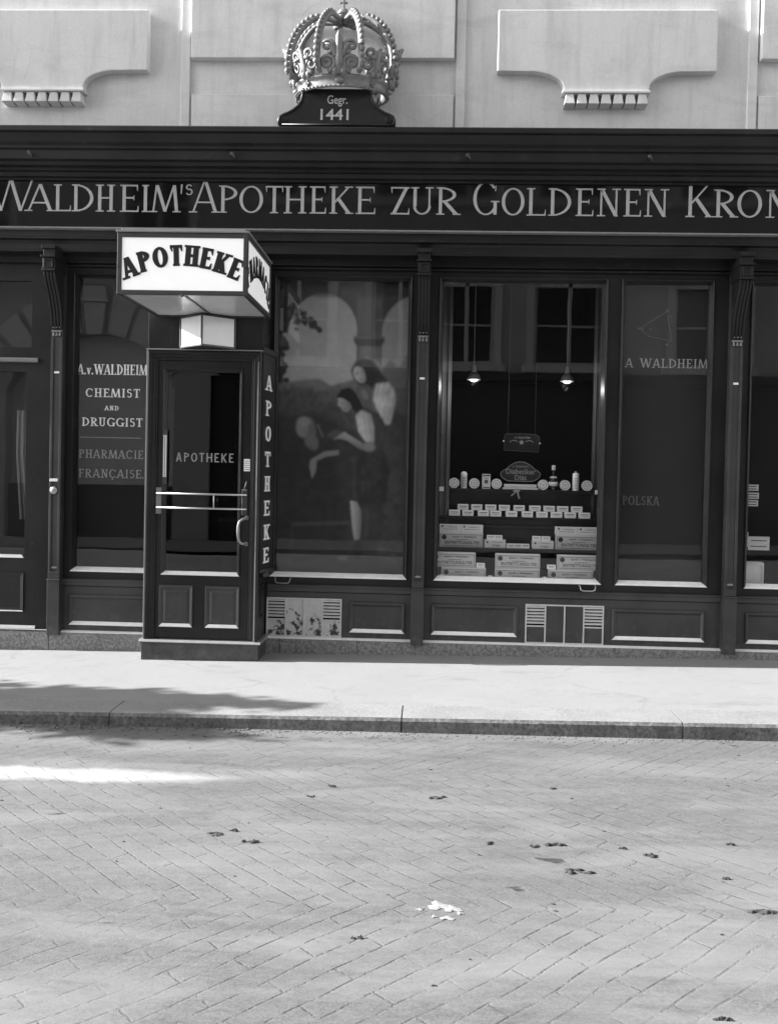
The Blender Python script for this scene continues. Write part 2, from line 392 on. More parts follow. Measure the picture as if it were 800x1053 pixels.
        diag(w * .3, 0, T / 2, h, T); diag(w * .3, 0, w * .5, h, t * 1.1); diag(w * .72, 0, w * .5, h, T); diag(w * .72, 0, w - t, h, t * 1.1); ser(T * .5, h - t * .8); ser(w - t, h - t * .8)
    elif ch == 'Z': seg(0, h - t / 2, w, h - t / 2, t); seg(0, t / 2, w, t / 2, t); diag(w * .06 + T / 2, 0, w * .94 - T / 2, h, T); vt(w, t, 1); vt(t, h - t, -1)
    elif ch == '.': P.append([(0, 0), (T, 0), (T, T), (0, T)])
    elif ch == "'": P.append([(w / 2 - T * .4, h * .68), (w / 2, h * .68), (w / 2 + T * .4, h), (w / 2 - T * .4, h)])
    return P
def put_glyph(mb, polys, fn, depth):
    # fn(u,v,d): surface map; each stroke a little prouder than the last so none share a plane
    for i, p in enumerate(polys):
        d0 = depth + (i % 5) * .00035; n = len(p)
        mb.add([fn(u, v, d0) for u, v in p] + [fn(u, v, 0) for u, v in p],
               [tuple(range(n)), tuple(range(2 * n - 1, n - 1, -1))] + [(j, j + n, (j + 1) % n + n, (j + 1) % n) for j in range(n)])
def line_text(mb, txt, x0, x1, z0, h, T, t, fn=None, serif=True, Y=0.0, depth=.003, gap=.16, space=.45):
    ws = [space if c == ' ' else (.3 if c in ".'" else WID[c]) for c in txt]
    tot = sum(ws) + gap * (len(txt) - 1); k = (x1 - x0) / tot; x = x0
    fn = fn or (lambda u, v, d: (u, Y - d, v))
    for c, w in zip(txt, ws):
        if c != ' ':
            hh = h * .62 if c == 'v' else h
            put_glyph(mb, glyph(c, w * k, hh, T, t, serif), lambda u, v, d, x=x: fn(u + x, v + z0, d), depth)
        x += (w + gap) * k
def font_mesh(txt, size, align='CENTER', bold=.012):
    cu = bpy.data.curves.new('t', 'FONT'); cu.body = txt; cu.size = size; cu.offset = bold * size; cu.align_x = align; cu.resolution_u = 3
    o = bpy.data.objects.new('t', cu); COL.objects.link(o); bpy.context.view_layer.update()
    me = bpy.data.meshes.new_from_object(o.evaluated_get(bpy.context.evaluated_depsgraph_get()))
    vs = [v.co.copy() for v in me.vertices]; fs = [list(p.vertices) for p in me.polygons]
    bpy.data.objects.remove(o); bpy.data.curves.remove(cu); bpy.data.meshes.remove(me)
    return vs, fs
def put_font(mb, txt, size, x, y, z, width=None, shear=0.0):
    vs, fs = font_mesh(txt, size)
    if not vs: return
    w = max(v.x for v in vs) - min(v.x for v in vs); sc = (width / w) if width else 1.0
    mb.add([(x + v.x * sc + v.y * shear, y, z + v.y) for v in vs], fs)

# ------------------------------------------------------------------ ground
def gz(x): return .044 + .0147 * max(-9.0, min(9.0, x))
def rz(x): return gz(x) - .09 - .0052 * max(-3.0, min(3.0, x))
XS = [-60, -9, -6, -3, 0, 3, 6, 9, 60]
def sheet(name, y0, y1, zf, mat, label, cat='ground'):
    mb = MB(); n = len(XS)
    mb.add([(x, y, zf(x)) for y in (y0, y1) for x in XS], [(i, i + 1, i + 1 + n, i + n) for i in range(n - 1)])
    return tag(mb.build(name, mat), label, cat, kind='structure')
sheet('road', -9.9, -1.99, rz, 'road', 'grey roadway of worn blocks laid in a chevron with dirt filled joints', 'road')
sheet('pavement', -1.7, .04, gz, 'pavement', 'smooth pale pavement strip along the foot of the pharmacy front', 'pavement')
sheet('pavement', -12.6, -9.9, lambda x: rz(x) + .1, 'far_pave', 'pavement with painted-in shade on the far side of the street, behind the viewer', 'pavement')
gmb = MB(); gmb.add([(-400, -400, -.45), (400, -400, -.45), (400, 400, -.45), (-400, 400, -.45)], [(0, 1, 2, 3)])
tag(gmb.build('ground', 'bark'), 'bare grey ground under the street running to the horizon', 'ground', kind='structure')
# kerb stones
kb = MB(); kx = [-30, -16, -9.1, -6.6, -4.3, -1.9, -.135, 1.52, 3.9, 6.2, 9, 20, 30]
for i, (a, b) in enumerate(zip(kx, kx[1:])):
    a2, b2 = a + .004, b - .004; j = .004 * math.sin(i * 5.1)
    prof = [(-1.7, -.3), (-2.0 + j, -.3), (-2.0 + j, -.022), (-1.985 + j, -.004), (-1.965, .001), (-1.7, .002)]
    vs = [(x, y, (gz(x) + z)) for x in (a2, b2) for y, z in prof]; n = 6
    kb.cur = 0
    kb.add(vs, [tuple(range(n)), tuple(range(2 * n - 1, n - 1, -1)), (0, n, n + 1, 1), (3, 3 + n, 4 + n, 4), (4, 4 + n, 5 + n, 5), (5, 5 + n, n, 0)])
    kb.cur = 1; kb.add(vs, [(1, 1 + n, 2 + n, 2), (2, 2 + n, 3 + n, 3)])
tag(kb.build('kerb', ['kerb', 'kerb_face']), 'low granite kerb with a rough face in painted shade between pavement and road', 'kerb', kind='structure')
# crumbs of dirt along the gutter
gm = MB()
for i in range(900):
    x = random.triangular(-3.6, 4.0, -2.2) if i % 2 else random.uniform(-3.8, 4); y = -2.005 - abs(random.gauss(0, .07)); r = random.uniform(.002, .008) * (1.3 if x < -1 else .8)
    gm.ball((x, y, rz(x) + r * .3), r, random.uniform(.8, 1.6), 1, .6, 5)
tag(gm.build('gutter_grit', 'road'), 'crumbs of dirt and grit lying in the gutter along the kerb foot', 'grit', kind='stuff')

def blob(mb, x, y, rx, ry, h, z0):
    n = 14; c = (x, y, z0 + h); vs = [c]; ph = random.random() * 6
    for q in (.5, 1.0):
        for j in range(n):
            t = 2 * math.pi * j / n; r_ = q * (1 + .28 * math.sin(3 * t + ph) + .2 * math.sin(5 * t + 2 * ph) + random.uniform(-.1, .1)); vs.append((x + rx * r_ * math.cos(t), y + ry * r_ * math.sin(t), z0 + (h * .7 if q < 1 else .001)))
    mb.add(vs, [(0, 1 + j, 1 + (j + 1) % n) for j in range(n)] + [(1 + j, 1 + n + j, 1 + n + (j + 1) % n, 1 + (j + 1) % n) for j in range(n)])
M['lime'] = plain('lime_wash', .26, .95, var=.4, scale=40)
M['dung'] = plain('dark_dirt', .05, .95, var=.5, scale=60)
db = MB()
for x, y, rx in ((-.87, -3.64, .045), (-.80, -3.60, .03), (-.70, -3.72, .03), (.06, -3.12, .045), (.29, -3.66, .04), (.47, -3.68, .028), (.56, -3.66, .04), (.83, -3.68, .02), (.93, -3.74, .045), (.60, -3.92, .05), (1.2, -4.22, .07), (.86, -4.9, .03), (-.45, -3.0, .02), (-.53, -3.15, .02), (.63, -2.95, .03), (1.17, -3.95, .03), (-.2, -4.5, .02), (1.3, -3.6, .02)):
    for k_ in range(6): blob(db, x + random.gauss(0, rx * .45), y + random.gauss(0, rx * .2), rx * random.uniform(.2, .5), rx * random.uniform(.10, .22), random.uniform(.004, .012), rz(x) + .001)
for i in range(70):
    x, y = random.uniform(-3, 3), random.uniform(-6, -2.1); r_ = random.uniform(.003, .009); blob(db, x, y, r_ * random.uniform(.8, 1.8), r_ * .6, .004, rz(x) + .001)
tag(db.build('street_dirt', 'dung'), 'scattered dark scraps of dirt lying on the roadway', 'dirt', kind='stuff')
wp_ = MB()
for x, y, a_, b_ in ((.07, -4.25, .045, .03), (.115, -4.27, .03, .022), (.095, -4.34, .025, .014), (.0, -4.28, .014, .01), (.14, -4.30, .012, .01), (.05, -4.33, .01, .008)): blob(wp_, x, y, a_, b_, .004, rz(x) + .001)
tag(wp_.build('lime_splash', 'lime'), 'small white splash of lime on the middle of the roadway', 'splash')
# ------------------------------------------------------------------ building above the shop
bld = empty('plastered_building', (-.4, .25, 4.1), 'pale plastered upper front of the building above the dark shop cornice', 'building')
wb = MB(); wb.box(-12, 12, 0, .5, 4.10, 12.5); wb.box(-12, -4.76, -.02, .5, -.2, 4.1); wb.box(5.06, 12, -.02, .5, -.2, 4.1)
wb.build('wall', 'plaster', bld)
CX = [-3.167, 1.312]
for cx in (-3.167 - 4.479, -3.167, 1.312, 1.312 + 4.479):
    pts = []
    def half(sg):
        q = [(.85, 5.15), (.85, 4.672), (.615, 4.672)]
        for a in range(0, 91, 10): q.append((.615 - .28 * math.sin(R(a)), 4.545 + .127 * math.cos(R(a))))
        q += [(.335, 4.515)]
        return [(cx + sg * x, z) for x, z in q]
    l = half(-1); r = half(1)
    ap = MB().prism(l + r[::-1], -.085, .0).build('apron', 'plaster', bld, .008)
    lst = MB().box(cx - .342, cx + .342, -.105, -.0, 4.497, 4.517).build('ledge', 'plaster', ap, .004)
    dn = MB()
    for i in range(7):
        x = cx + (i - 3) * .094
        dn.add([(x - .029, -.088, 4.495), (x + .029, -.088, 4.495), (x + .041, -.100, 4.415), (x - .041, -.100, 4.415), (x - .029, 0, 4.495), (x + .029, 0, 4.495), (x + .041, 0, 4.405), (x - .041, 0, 4.405)],
               [(0, 1, 2, 3), (4, 7, 6, 5), (0, 4, 5, 1), (1, 5, 6, 2), (2, 6, 7, 3), (3, 7, 4, 0)])
    dn.build('dentil_row', 'plaster', ap, .004)
for x0 in (-1.985, 2.494):
    pw = 2.12
    MB().box(x0 - .075, x0 - .004, -.03, 0, 4.1, 5.6).build('pilaster_strip', 'plaster', bld, .004)
    MB().box(x0 + pw + .004, x0 + pw + .077, -.03, 0, 4.1, 5.6).build('pilaster_strip', 'plaster', bld, .004)
    q = MB().box(x0 + .012, x0 + pw - .012, -.075, 0, 4.775, 5.6).build('window_panel', 'plaster', bld, .006)
    q = MB().prof_x([(0, 4.1), (-.03, 4.1), (-.03, 4.5), (-.012, 4.513), (0, 4.516)], x0 + .012, x0 + pw - .012).build('base_panel', 'plaster', bld)

# ------------------------------------------------------------------ shopfront
sf = empty('timber_shopfront', (-.075, 0, .05), 'long dark painted timber pharmacy shopfront with gilt lettered fascia and shop windows', 'shopfront')
X0, X1 = -4.75, 5.05
WIN = dict(left=(-2.918, -2.235), paint=(-1.277, -.165), disp=(.045, 1.384), right=(1.49, 2.218), far=(2.50, 3.56))
ZS, ZT = .64, 3.075
# cornice
MB().prof_x([(.04, 4.15), (-.33, 4.142), (-.352, 4.13), (-.352, 4.095), (-.325, 4.085), (-.305, 4.06), (-.285, 4.03), (-.255, 4.012), (-.255, 3.992), (-.232, 3.985), (-.232, 3.915),
             (-.2, 3.905), (-.19, 3.88), (-.15, 3.872), (-.15, 3.852), (-.12, 3.845), (-.105, 3.818), (-.075, 3.81), (-.075, 3.796), (.04, 3.796)], X0, X1).build('cornice', 'wood', sf, .003)
for x in (-3.18, -1.58, .24, 1.62, 3.1):
    MB().lathe([(.004, 0), (.012, -.012), (.012, -.03), (.016, -.035), (.016, -.05), (.004, -.055)], (x, -.236, 3.948), 'y', 10).tube([(x, -.28, 3.955), (x + .012, -.283, 3.93), (x + .02, -.275, 3.915)], .007, 6).build('awning_hook', 'iron', sf, 0, True)
fas = MB().box(X0, X1, -.05, .04, 3.398, 3.797).build('fascia', 'black_glass', sf)
# fascia inscription: measured letter by letter (left and right edge of each letter)
LET = [('W', -3.62, -3.235, 1), ('A', -3.285, -3.085), ('L', -3.07, -2.932), ('D', -2.921, -2.749), ('H', -2.726, -2.575), ('E', -2.527, -2.38), ('I', -2.355, -2.295), ('M', -2.272, -2.055),
       ('A', -1.944, -1.742, 1), ('P', -1.727, -1.583), ('O', -1.565, -1.375), ('T', -1.355, -1.215), ('H', -1.205, -1.03), ('E', -.998, -.87), ('K', -.84, -.668), ('E', -.63, -.478),
       ('Z', -.355, -.207), ('U', -.192, -.02), ('R', .010, .182), ('G', .297, .486, 1), ('O', .522, .70), ('L', .722, .868), ('D', .892, 1.066), ('E', 1.105, 1.24), ('N', 1.272, 1.448), ('E', 1.479, 1.61), ('N', 1.638, 1.822),
       ('K', 1.962, 2.158, 1), ('R', 2.180, 2.345), ('O', 2.357, 2.545), ('N', 2.58, 2.76), ('E', 2.80, 2.935)]
lt = MB()
for q in LET:
    big = len(q) > 3
    put_glyph(lt, glyph(q[0], q[2] - q[1], .262 if big else .216, .026, .0115, True), lambda u, v, d, x=q[1]: (u + x, -.05 - d, v + 3.552), .006)
put_glyph(lt, glyph('S', .06, .085, .014, .008), lambda u, v, d: (u - 2.002, -.05 - d, v + 3.69), .006)
put_glyph(lt, glyph("'", .04, .235, .018, .012), lambda u, v, d: (u - 2.052, -.05 - d, v + 3.54), .006)
lt.build('inscription', 'gilt_letter', fas)
# bright-topped moulding under the fascia and the architrave below it
MB().prof_x([(.04, 3.398), (-.05, 3.399), (-.20, 3.392), (-.222, 3.386), (-.222, 3.374), (-.19, 3.368), (.04, 3.368)], X0, X1).build('fascia_moulding', 'ledge', sf, .002)
MB().prof_x([(.04, 3.368), (-.185, 3.368), (-.185, 3.318), (-.195, 3.312), (-.195, 3.300), (-.16, 3.292), (-.15, 3.27), (-.15, 3.222), (-.16, 3.216), (-.16, 3.206), (-.12, 3.20), (-.04, 3.195), (-.04, 3.142), (.04, 3.142)], X0, X1).build('architrave', 'wood', sf, .002)
# boards round the windows
DOOR_L = (-4.28, -3.20)
holes = [(a, b, ZS, ZT) for a, b in WIN.values()] + [(-2.13, -1.37, .15, 3.0), (DOOR_L[0], DOOR_L[1], .15, 3.06), (3.85, 4.6, ZS, ZT)]
wall_holes(MB(), X0, X1, .156, 3.143, 0, .06, holes).build('front_board', 'wood', sf)
for (a, b) in ((-3.0, -2.2), (-1.29, -.125), (-.027, 2.33), (2.424, 3.7), (3.8, X1)):
    MB().prof_x([(-.001, .523), (-.022, .526), (-.024, .56), (-.03, .568), (-.03, .577), (-.02, .582), (-.001, .584)], a, b).build('waist_rail', 'wood_low', sf, .002)
    MB().prof_x([(-.002, .158), (-.010, .160), (-.010, .520), (-.002, .522)], a, b).build('stall_riser', 'wood_low', sf)
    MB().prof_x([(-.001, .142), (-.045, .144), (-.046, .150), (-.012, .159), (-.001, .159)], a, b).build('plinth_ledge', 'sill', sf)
    MB().prof_x([(-.001, 3.141), (-.02, 3.14), (-.03, 3.13), (-.03, 3.118), (-.012, 3.11), (-.001, 3.11)], a, b).build('head_rail', 'wood', sf, .002)
# granite plinth under the boards
gp = MB(); gx = [X0, -3.9, -3.07, -2.2, -1.18, -.55, .28, 1.5, 2.6, 3.8, X1]
for a, b in zip(gx, gx[1:]): gp.box(a + .002, b - .002, -.05, .04, -.3, .142)
gp.build('granite_plinth', 'granite', sf, .004)
# raised panels in the stall riser: frame moulding, field, lower moulding with its sky highlight painted on
PMOLD = [(0, -.011), (0, -.024), (.008, -.030), (.018, -.028), (.034, -.013), (.034, -.011)]
def riser_panel(x0, x1, z0, z1):
    p = MB().sweep(x0, x1, z0, z1, PMOLD, 'LTR')
    p.prof_x([(-.011, z0 + .034), (-.013, z0 + .034), (-.013, z1 - .034), (-.011, z1 - .034)], x0 + .034, x1 - .034)
    o = p.build('stall_panel', 'wood_low', sf, .0015)
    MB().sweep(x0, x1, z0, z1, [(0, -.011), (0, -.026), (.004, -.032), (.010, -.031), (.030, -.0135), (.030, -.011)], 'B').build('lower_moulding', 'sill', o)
for q in ((-2.915, -2.24), (-.622, -.172), (.033, .727), (1.474, 2.205), (2.52, 3.54), (3.9, 4.7)): riser_panel(q[0], q[1], .205, .452)
# cellar ventilation grilles
def grille(x0, x1, plate, bar, name):
    w = (x1 - x0) / 4; z0, z1 = .163, .466
    fr = MB()
    for i in range(5): fr.box(x0 + w * i - .006, x0 + w * i + .006, -.024, -.009, z0, z1)
    fr.box(x0 - .006, x1 + .006, -.023, -.009, z1 - .005, z1 + .007); fr.box(x0 - .006, x1 + .006, -.023, -.009, z0 - .006, z0 + .006)
    f = fr.build('ventilation_grille', bar, sf, .002); f['label'] = name
    for i in range(4):
        a, b = x0 + w * i + .006, x0 + w * (i + 1) - .006
        if i in (0, 3):
            MB().box(a, b, -.014, -.0095, z0 + .006, z0 + .128).build('plate', plate, f)
            MB().box(a, b, -.021, -.0095, z0 + .128, z0 + .140).build('crossbar', bar, f, .002)
            MB().box(a, b, -.0105, -.0095, z0 + .140, z1 - .005).build('vent_opening', 'cloth_dark', f)
            for k_ in range(6):
                z = z0 + .155 + k_ * .0255
                MB().prof_x([(-.024, z), (-.024, z + .006), (-.012, z + .016), (-.012, z + .010)], a, b).build('slat', bar, f)
        else:
            MB().box(a, b, -.016, -.0095, z0 + .006, z1 - .005).build('plate', plate, f, .002)
grille(-1.288, -.69, 'enamel', 'vent_bar', 'grille with chipped white enamel plates')
grille(.795, 1.405, 'wood_low', 'vent_bar', 'grille with dark plates and pale bars')

# pilasters
def make_pilaster(cx):
    w = .047
    p = MB().box(cx - w, cx + w, -.07, -.001, .57, 3.16)
    p.box(cx - w, cx - w + .022, -.080, -.07, .64, 2.53).box(cx + w - .022, cx + w, -.080, -.07, .64, 2.53)
    p.box(cx - w - .004, cx + w + .004, -.088, -.002, .125, .568)
    p.box(cx - w - .006, cx + w + .006, -.094, -.001, .568, .582); p.box(cx - w, cx + w, -.082, -.07, .582, .64)
    pil = p.build('pilaster', 'wood_low', sf, .003)
    MB().prof_x([(-.07, 2.245), (-.079, 2.245), (-.071, 2.262), (-.07, 2.262)], cx - .02, cx + .02).build('flute_stop', 'sill', pil)
    MB().prof_x([(-.07, .668), (-.079, .668), (-.071, .682), (-.07, .682)], cx - .022, cx + .022).build('flute_stop', 'ledge', pil)
    c = MB()
    pr = lambda e: [(-.06, 2.60), (-.083 - e, 2.60), (-.095 - e, 2.68), (-.125 - e, 2.78), (-.175 - e, 2.88), (-.225 - e, 2.955), (-.245 - e, 3.0), (-.248 - e, 3.03), (-.06, 3.03)]
    c.prof_x(pr(-.008), cx - w + .001, cx + w - .001)
    for i in range(4):
        x = cx - w + i * (2 * w - .016) / 3; c.prof_x(pr(.003), x, x + .016)
    c.build('console', 'wood', pil, .002)
    b = MB().box(cx - .052, cx + .052, -.272, -.03, 3.03, 3.045).box(cx - .05, cx + .05, -.262, -.03, 3.045, 3.135).box(cx - .058, cx + .058, -.285, -.03, 3.135, 3.15)
    b.sweep(cx - .038, cx + .038, 3.055, 3.125, [(0, -.2625), (0, -.271), (.012, -.271), (.014, -.2625)])
    b.box(cx - .046, cx + .046, -.255, -.03, 3.15, 3.235).box(cx - .055, cx + .055, -.275, -.03, 3.205, 3.235)
    b.build('capital', 'wood', pil, .002)
    g = MB().box(cx - .04, cx + .04, -.092, -.07, 2.578, 2.59)
    for i in (-1, 0, 1): g.lathe([(.006, .0), (.010, -.03)], (cx + i * .026, -.082, 2.577), 'z', 8).ball((cx + i * .026, -.09, 2.612), .006)
    g.build('guttae', 'ledge', pil)
    return pil
pil0 = make_pilaster(-.075)
for x in (-3.022, 2.377, -4.52, 3.75):
    o = copy_tree(pil0, sf); o.location.x += x + .075

# shop windows
WPROF = [(0, 0.0), (0, -.012), (.007, -.016), (.014, -.012), (.034, .03), (.034, .058), (.0, .058)]
def shop_window(x0, x1, z0=ZS, z1=ZT, sillmat='sill'):
    f = MB().sweep(x0, x1, z0, z1, WPROF, 'LTR')
    f = f.build('shop_window', 'wood', sf, .0015)
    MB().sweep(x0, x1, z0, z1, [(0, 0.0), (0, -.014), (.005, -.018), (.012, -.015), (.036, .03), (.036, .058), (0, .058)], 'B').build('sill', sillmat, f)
    MB().box(x0 + .03, x1 - .03, .04, .046, z0 + .03, z1 - .03).build('pane', 'glass', f)
    return f
def lining(f, x0, x1, d, mat, z0=ZS, z1=ZT, y0=.061):
    b = MB()
    b.box(x0 - .05, x1 + .05, y0 + d, y0 + d + .03, z0 - .06, z1 + .1)
    b.box(x0 - .08, x0 - .05, y0, y0 + d + .03, z0 - .06, z1 + .1); b.box(x1 + .05, x1 + .08, y0, y0 + d + .03, z0 - .06, z1 + .1)
    b.box(x0 - .08, x1 + .08, y0, y0 + d + .03, z0 - .09, z0 - .06); b.box(x0 - .08, x1 + .08, y0, y0 + d + .03, z1 + .1, z1 + .13)
    return b.build('window_lining', mat, f)
wl = shop_window(*WIN['left']); lining(wl, *WIN['left'], .10, 'backing')
wp = shop_window(*WIN['paint']); lining(wp, *WIN['paint'], .16, 'cloth_dark')
wd = shop_window(*WIN['disp']); lining(wd, WIN['disp'][0] - .05, WIN['disp'][1] + .05, .80, 'cloth_dark', ZS + .05)
wr = shop_window(*WIN['right']); lining(wr, *WIN['right'], .05, 'backing_grey')
wf = shop_window(*WIN['far']); lining(wf, *WIN['far'], .4, 'backing')
wg = shop_window(3.85, 4.6); lining(wg, 3.85, 4.6, .1, 'backing')
# gilded words on the panes
gy = .0395
def words(par, mat, *a, **kw):
    t_ = MB(); line_text(t_, *a, Y=gy, depth=.002, **kw); return t_.build('inscription', mat, par)
words(wl, 'white_letter', 'A.v.WALDHEIM', -2.893, -2.318, 2.253, .084, .0125, .005, gap=.12)
words(wl, 'white_letter', 'CHEMIST', -2.822, -2.375, 2.069, .070, .012, .006, gap=.22)
words(wl, 'white_letter', 'AND', -2.664, -2.548, 1.962, .037, .007, .004, gap=.25)
words(wl, 'white_letter', 'DRUGGIST', -2.850, -2.350, 1.831, .070, .012, .006, gap=.2)
MB().box(-2.864, -2.355, gy - .002, gy, 1.736, 1.741).build('dividing_line', 'faint_letter', wl)
words(wl, 'faint_letter', 'PHARMACIE', -2.872, -2.338, 1.569, .069, .0105, .006, gap=.18)
words(wl, 'faint_letter', 'FRANÇAISE.', -2.870, -2.325, 1.410, .069, .0105, .006, gap=.18)
words(wr, 'faint_letter', 'A WALDHEIM', 1.541, 2.187, 2.381, .072, .010, .006, gap=.2, space=.6)
words(wr, 'ghost_letter', 'POLSKA', 1.546, 1.835, 1.283, .072, .008, .005, gap=.22)
em = MB()
P = [(1.86, 2.83), (1.64, 2.69), (1.72, 2.63), (1.86, 2.60)]
for a, b in zip(P, P[1:]): em.tube([(a[0], gy - .002, a[1]), (b[0], gy - .002, b[1])], .0025, 5)
em.tube([(1.86, gy - .002, 2.80), (1.90, gy - .002, 2.60)], .0025, 5)
for x, z, r in ((1.86, 2.835, .012), (1.635, 2.69, .008), (1.665, 2.685, .01), (1.73, 2.688, .008), (1.72, 2.63, .008), (1.86, 2.565, .01), (1.885, 2.60, .007), (1.89, 2.79, .006), (1.895, 2.75, .006)): em.ball((x, gy - .002, z), r, 1, .2, 1, 8)
em.build('emblem', 'ghost_letter', wr)
# lifting handles under the two middle windows
for cx, par in ((-1.165, wp), (1.275, wd)):
    MB().tube([(cx - .062, -.004, .632), (cx - .062, -.03, .63), (cx - .055, -.045, .60), (cx - .035, -.05, .592), (cx + .035, -.05, .592), (cx + .055, -.045, .60), (cx + .062, -.03, .63), (cx + .062, -.004, .632)], .0055, 8).build('pull_handle', 'nickel' if cx > 0 else 'ledge', par, 0, True)

# neighbouring door at the left edge
dr = MB(); wall_holes(dr, DOOR_L[0], DOOR_L[1], .156, 3.06, .0, .05, [(DOOR_L[0] + .14, DOOR_L[1] - .10, .74, 2.26), (DOOR_L[0] + .10, DOOR_L[1] - .06, 2.46, 3.0)])
dr.sweep(DOOR_L[0] + .14, DOOR_L[1] - .10, .30, .62, [(0, -.001), (0, -.014), (.03, -.002), (.03, -.001)])
sd = dr.build('side_door', 'wood', sf, .003)
MB().prof_x([(-.002, 2.335), (-.03, 2.34), (-.034, 2.36), (-.03, 2.372), (-.002, 2.376)], DOOR_L[0], DOOR_L[1]).build('transom_bar', 'ledge', sd, .002)
MB().box(DOOR_L[0] + .14, DOOR_L[1] - .10, .02, .026, .74, 2.26).build('pane', 'glass', sd)
MB().box(DOOR_L[0] + .10, DOOR_L[1] - .06, .02, .026, 2.46, 3.0).build('pane', 'glass', sd)
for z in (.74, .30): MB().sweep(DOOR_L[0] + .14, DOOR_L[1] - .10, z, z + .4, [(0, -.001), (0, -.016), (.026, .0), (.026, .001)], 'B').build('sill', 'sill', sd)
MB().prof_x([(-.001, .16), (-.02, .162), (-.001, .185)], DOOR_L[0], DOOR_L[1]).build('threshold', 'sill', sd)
MB().box(DOOR_L[0], DOOR_L[1], .22, .24, .16, 3.1).build('dark_curtain', 'backing', sd)
cu = MB()
for i in range(5):
    x = -3.40 + i * .020
    cu.tube([(x, .09 + .012 * (i % 2), 1.95 - .0), (x + .02 * (i - 2) * .12, .09 + .012 * (i % 2), 1.6), (x + .05 * (i - 2) * .16 + .05, .09 + .012 * (i % 2), 1.05)], .014, 6)
cu.build('curtain', 'curtain', sd, 0, True)
MB().lathe([(.03, 0), (.033, -.006), (.024, -.016), (.012, -.02), (.004, -.02)], (-3.028, -.081, 1.30), 'y', 18).build('bell_push', 'nickel', pil0 if False else sf, 0, True)
MB().box(-3.062, -2.995, -.088, -.08, 1.372, 1.394).build('name_plate', 'white_card', sf, .002)

# ------------------------------------------------------------------ entrance porch
po = empty('entrance_porch', (-1.75, -.2, .03), 'narrow dark timber entrance porch with glazed door standing out from the shopfront under the lantern', 'entrance')
PX0, PX1, PY = -2.19, -1.302, -.38
MB().box(PX0 - .012, PX1 + .012, PY - .014, .0, -.15, .150).build('plinth', 'wood_low', po, .004)
MB().prof_x([(.0, .150), (PY - .030, .151), (PY - .034, .158), (PY - .006, .172), (.0, .174)], PX0 - .03, PX1 + .03).build('plinth_moulding', 'ledge', po, .002)
cs = MB()
cs.box(PX0, PX0 + .02, PY, .0, .172, 2.41).box(PX0, PX1, -.36, .0, 2.41, 3.15)
cs.sweep(PX0, PX1, .06, 2.41, [(0, PY + .03), (0, PY), (.012, PY - .008), (.03, PY - .006), (.034, PY + .004), (.055, PY + .006), (.06, PY + .016), (.075, PY + .018), (.082, PY + .03)], 'LTR')
cas = cs.build('casing', 'wood', po, .002)
MB().box(PX0 - .006, PX1 + .006, PY - .012, -.34, 2.408, 2.418).build('casing_cap', 'ledge', po, .002)
MB().box(PX0 - .003, PX0 + .006, PY - .006, PY + .004, .175, 2.405).build('corner_bead', 'ledge', po, .002)
MB().box(PX1 - .026, PX1 - .018, PY - .011, PY - .002, .175, 2.33).build('corner_bead', 'ledge', po, .002)
MB().box(PX1 - .03, PX1 - .004, -.345, .0, .172, 2.41).build('side_wall', 'wood', po, .002)
SA, SB = Vector((PX1 - .002, -.352, 0)), Vector((-1.25, -.004, 0)); SD = (SB - SA).normalized(); SN = Vector((-SD.y, SD.x, 0)) * -1
def splay(u, v, d): p = SA + SD * u + SN * d; return (p.x, p.y, v)
side = MB()
def sbox(u0, u1, d0, d1, z0, z1):
    side.add([splay(u, z, d) for z in (z0, z1) for d in (d0, d1) for u in (u0, u1)], [(0, 2, 3, 1), (4, 5, 7, 6), (0, 1, 5, 4), (1, 3, 7, 5), (3, 2, 6, 7), (2, 0, 4, 6)])
SL = (SB - SA).length
sbox(0, SL, -.02, 0, .70, 2.45)
for u in (0, SL - .016): sbox(u, u + .016, .0005, .010, .70, 2.45)
sbox(.016, SL - .016, .0005, .010, 2.40, 2.45); sbox(.016, SL - .016, .0005, .012, .70, .725)
sp = side.build('side_panel', 'wood_black', po, .002)
sl = MB()
for ch, z in zip('APOTHEKE', (2.184, 1.985, 1.785, 1.585, 1.392, 1.2, 1.01, .828)):
    put_glyph(sl, glyph(ch, .125, .120, .030, .015, True), lambda u, v, d, z=z: splay(SL / 2 - .075 + u, v + z - .060, d), .005)
sl.build('lettering', 'white_letter', sp)
fl = MB().prof_x([(-.30, .66), (-.34, .698), (-.02, .698), (-.02, .64)], PX1 - .004, PX1 + .03)
for z in (.60, .36): fl.box(PX1 - .004, PX1 + .010, -.24, -.14, z - .015, z + .0)
fl.build('side_corbel', 'wood', sp, .002); fl = MB()
for i in range(4): fl.box(PX1 - .004, PX1 + .006, -.26 + i * .04, -.24 + i * .04, .38, .56)
fl.build('side_ornament', 'wood', sp, .002)
# door leaf
DX0, DX1, DY = PX0 + .082, PX1 - .082, PY + .03
dl = MB(); GX0, GX1, GZ0, GZ1 = -2.068, -1.45, .672, 2.275
wall_holes(dl, DX0, DX1, .176, 2.33, DY, DY + .045, [(GX0, GX1, GZ0, GZ1)])
door = dl.build('door', 'wood', po, .002)
MB().sweep(GX0, GX1, GZ0, GZ1, [(0, DY + .001), (0, DY - .010), (.008, DY - .012), (.03, DY + .018), (.03, DY + .03), (0, DY + .03)], 'LTR').build('glazing_bead', 'wood', door, .001)
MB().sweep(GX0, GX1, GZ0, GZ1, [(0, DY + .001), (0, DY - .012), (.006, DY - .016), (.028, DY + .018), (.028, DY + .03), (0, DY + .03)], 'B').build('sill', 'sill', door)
MB().box(GX0 + .02, GX1 - .02, DY + .02, DY + .026, GZ0 + .02, GZ1 - .02).build('pane', 'glass', door)
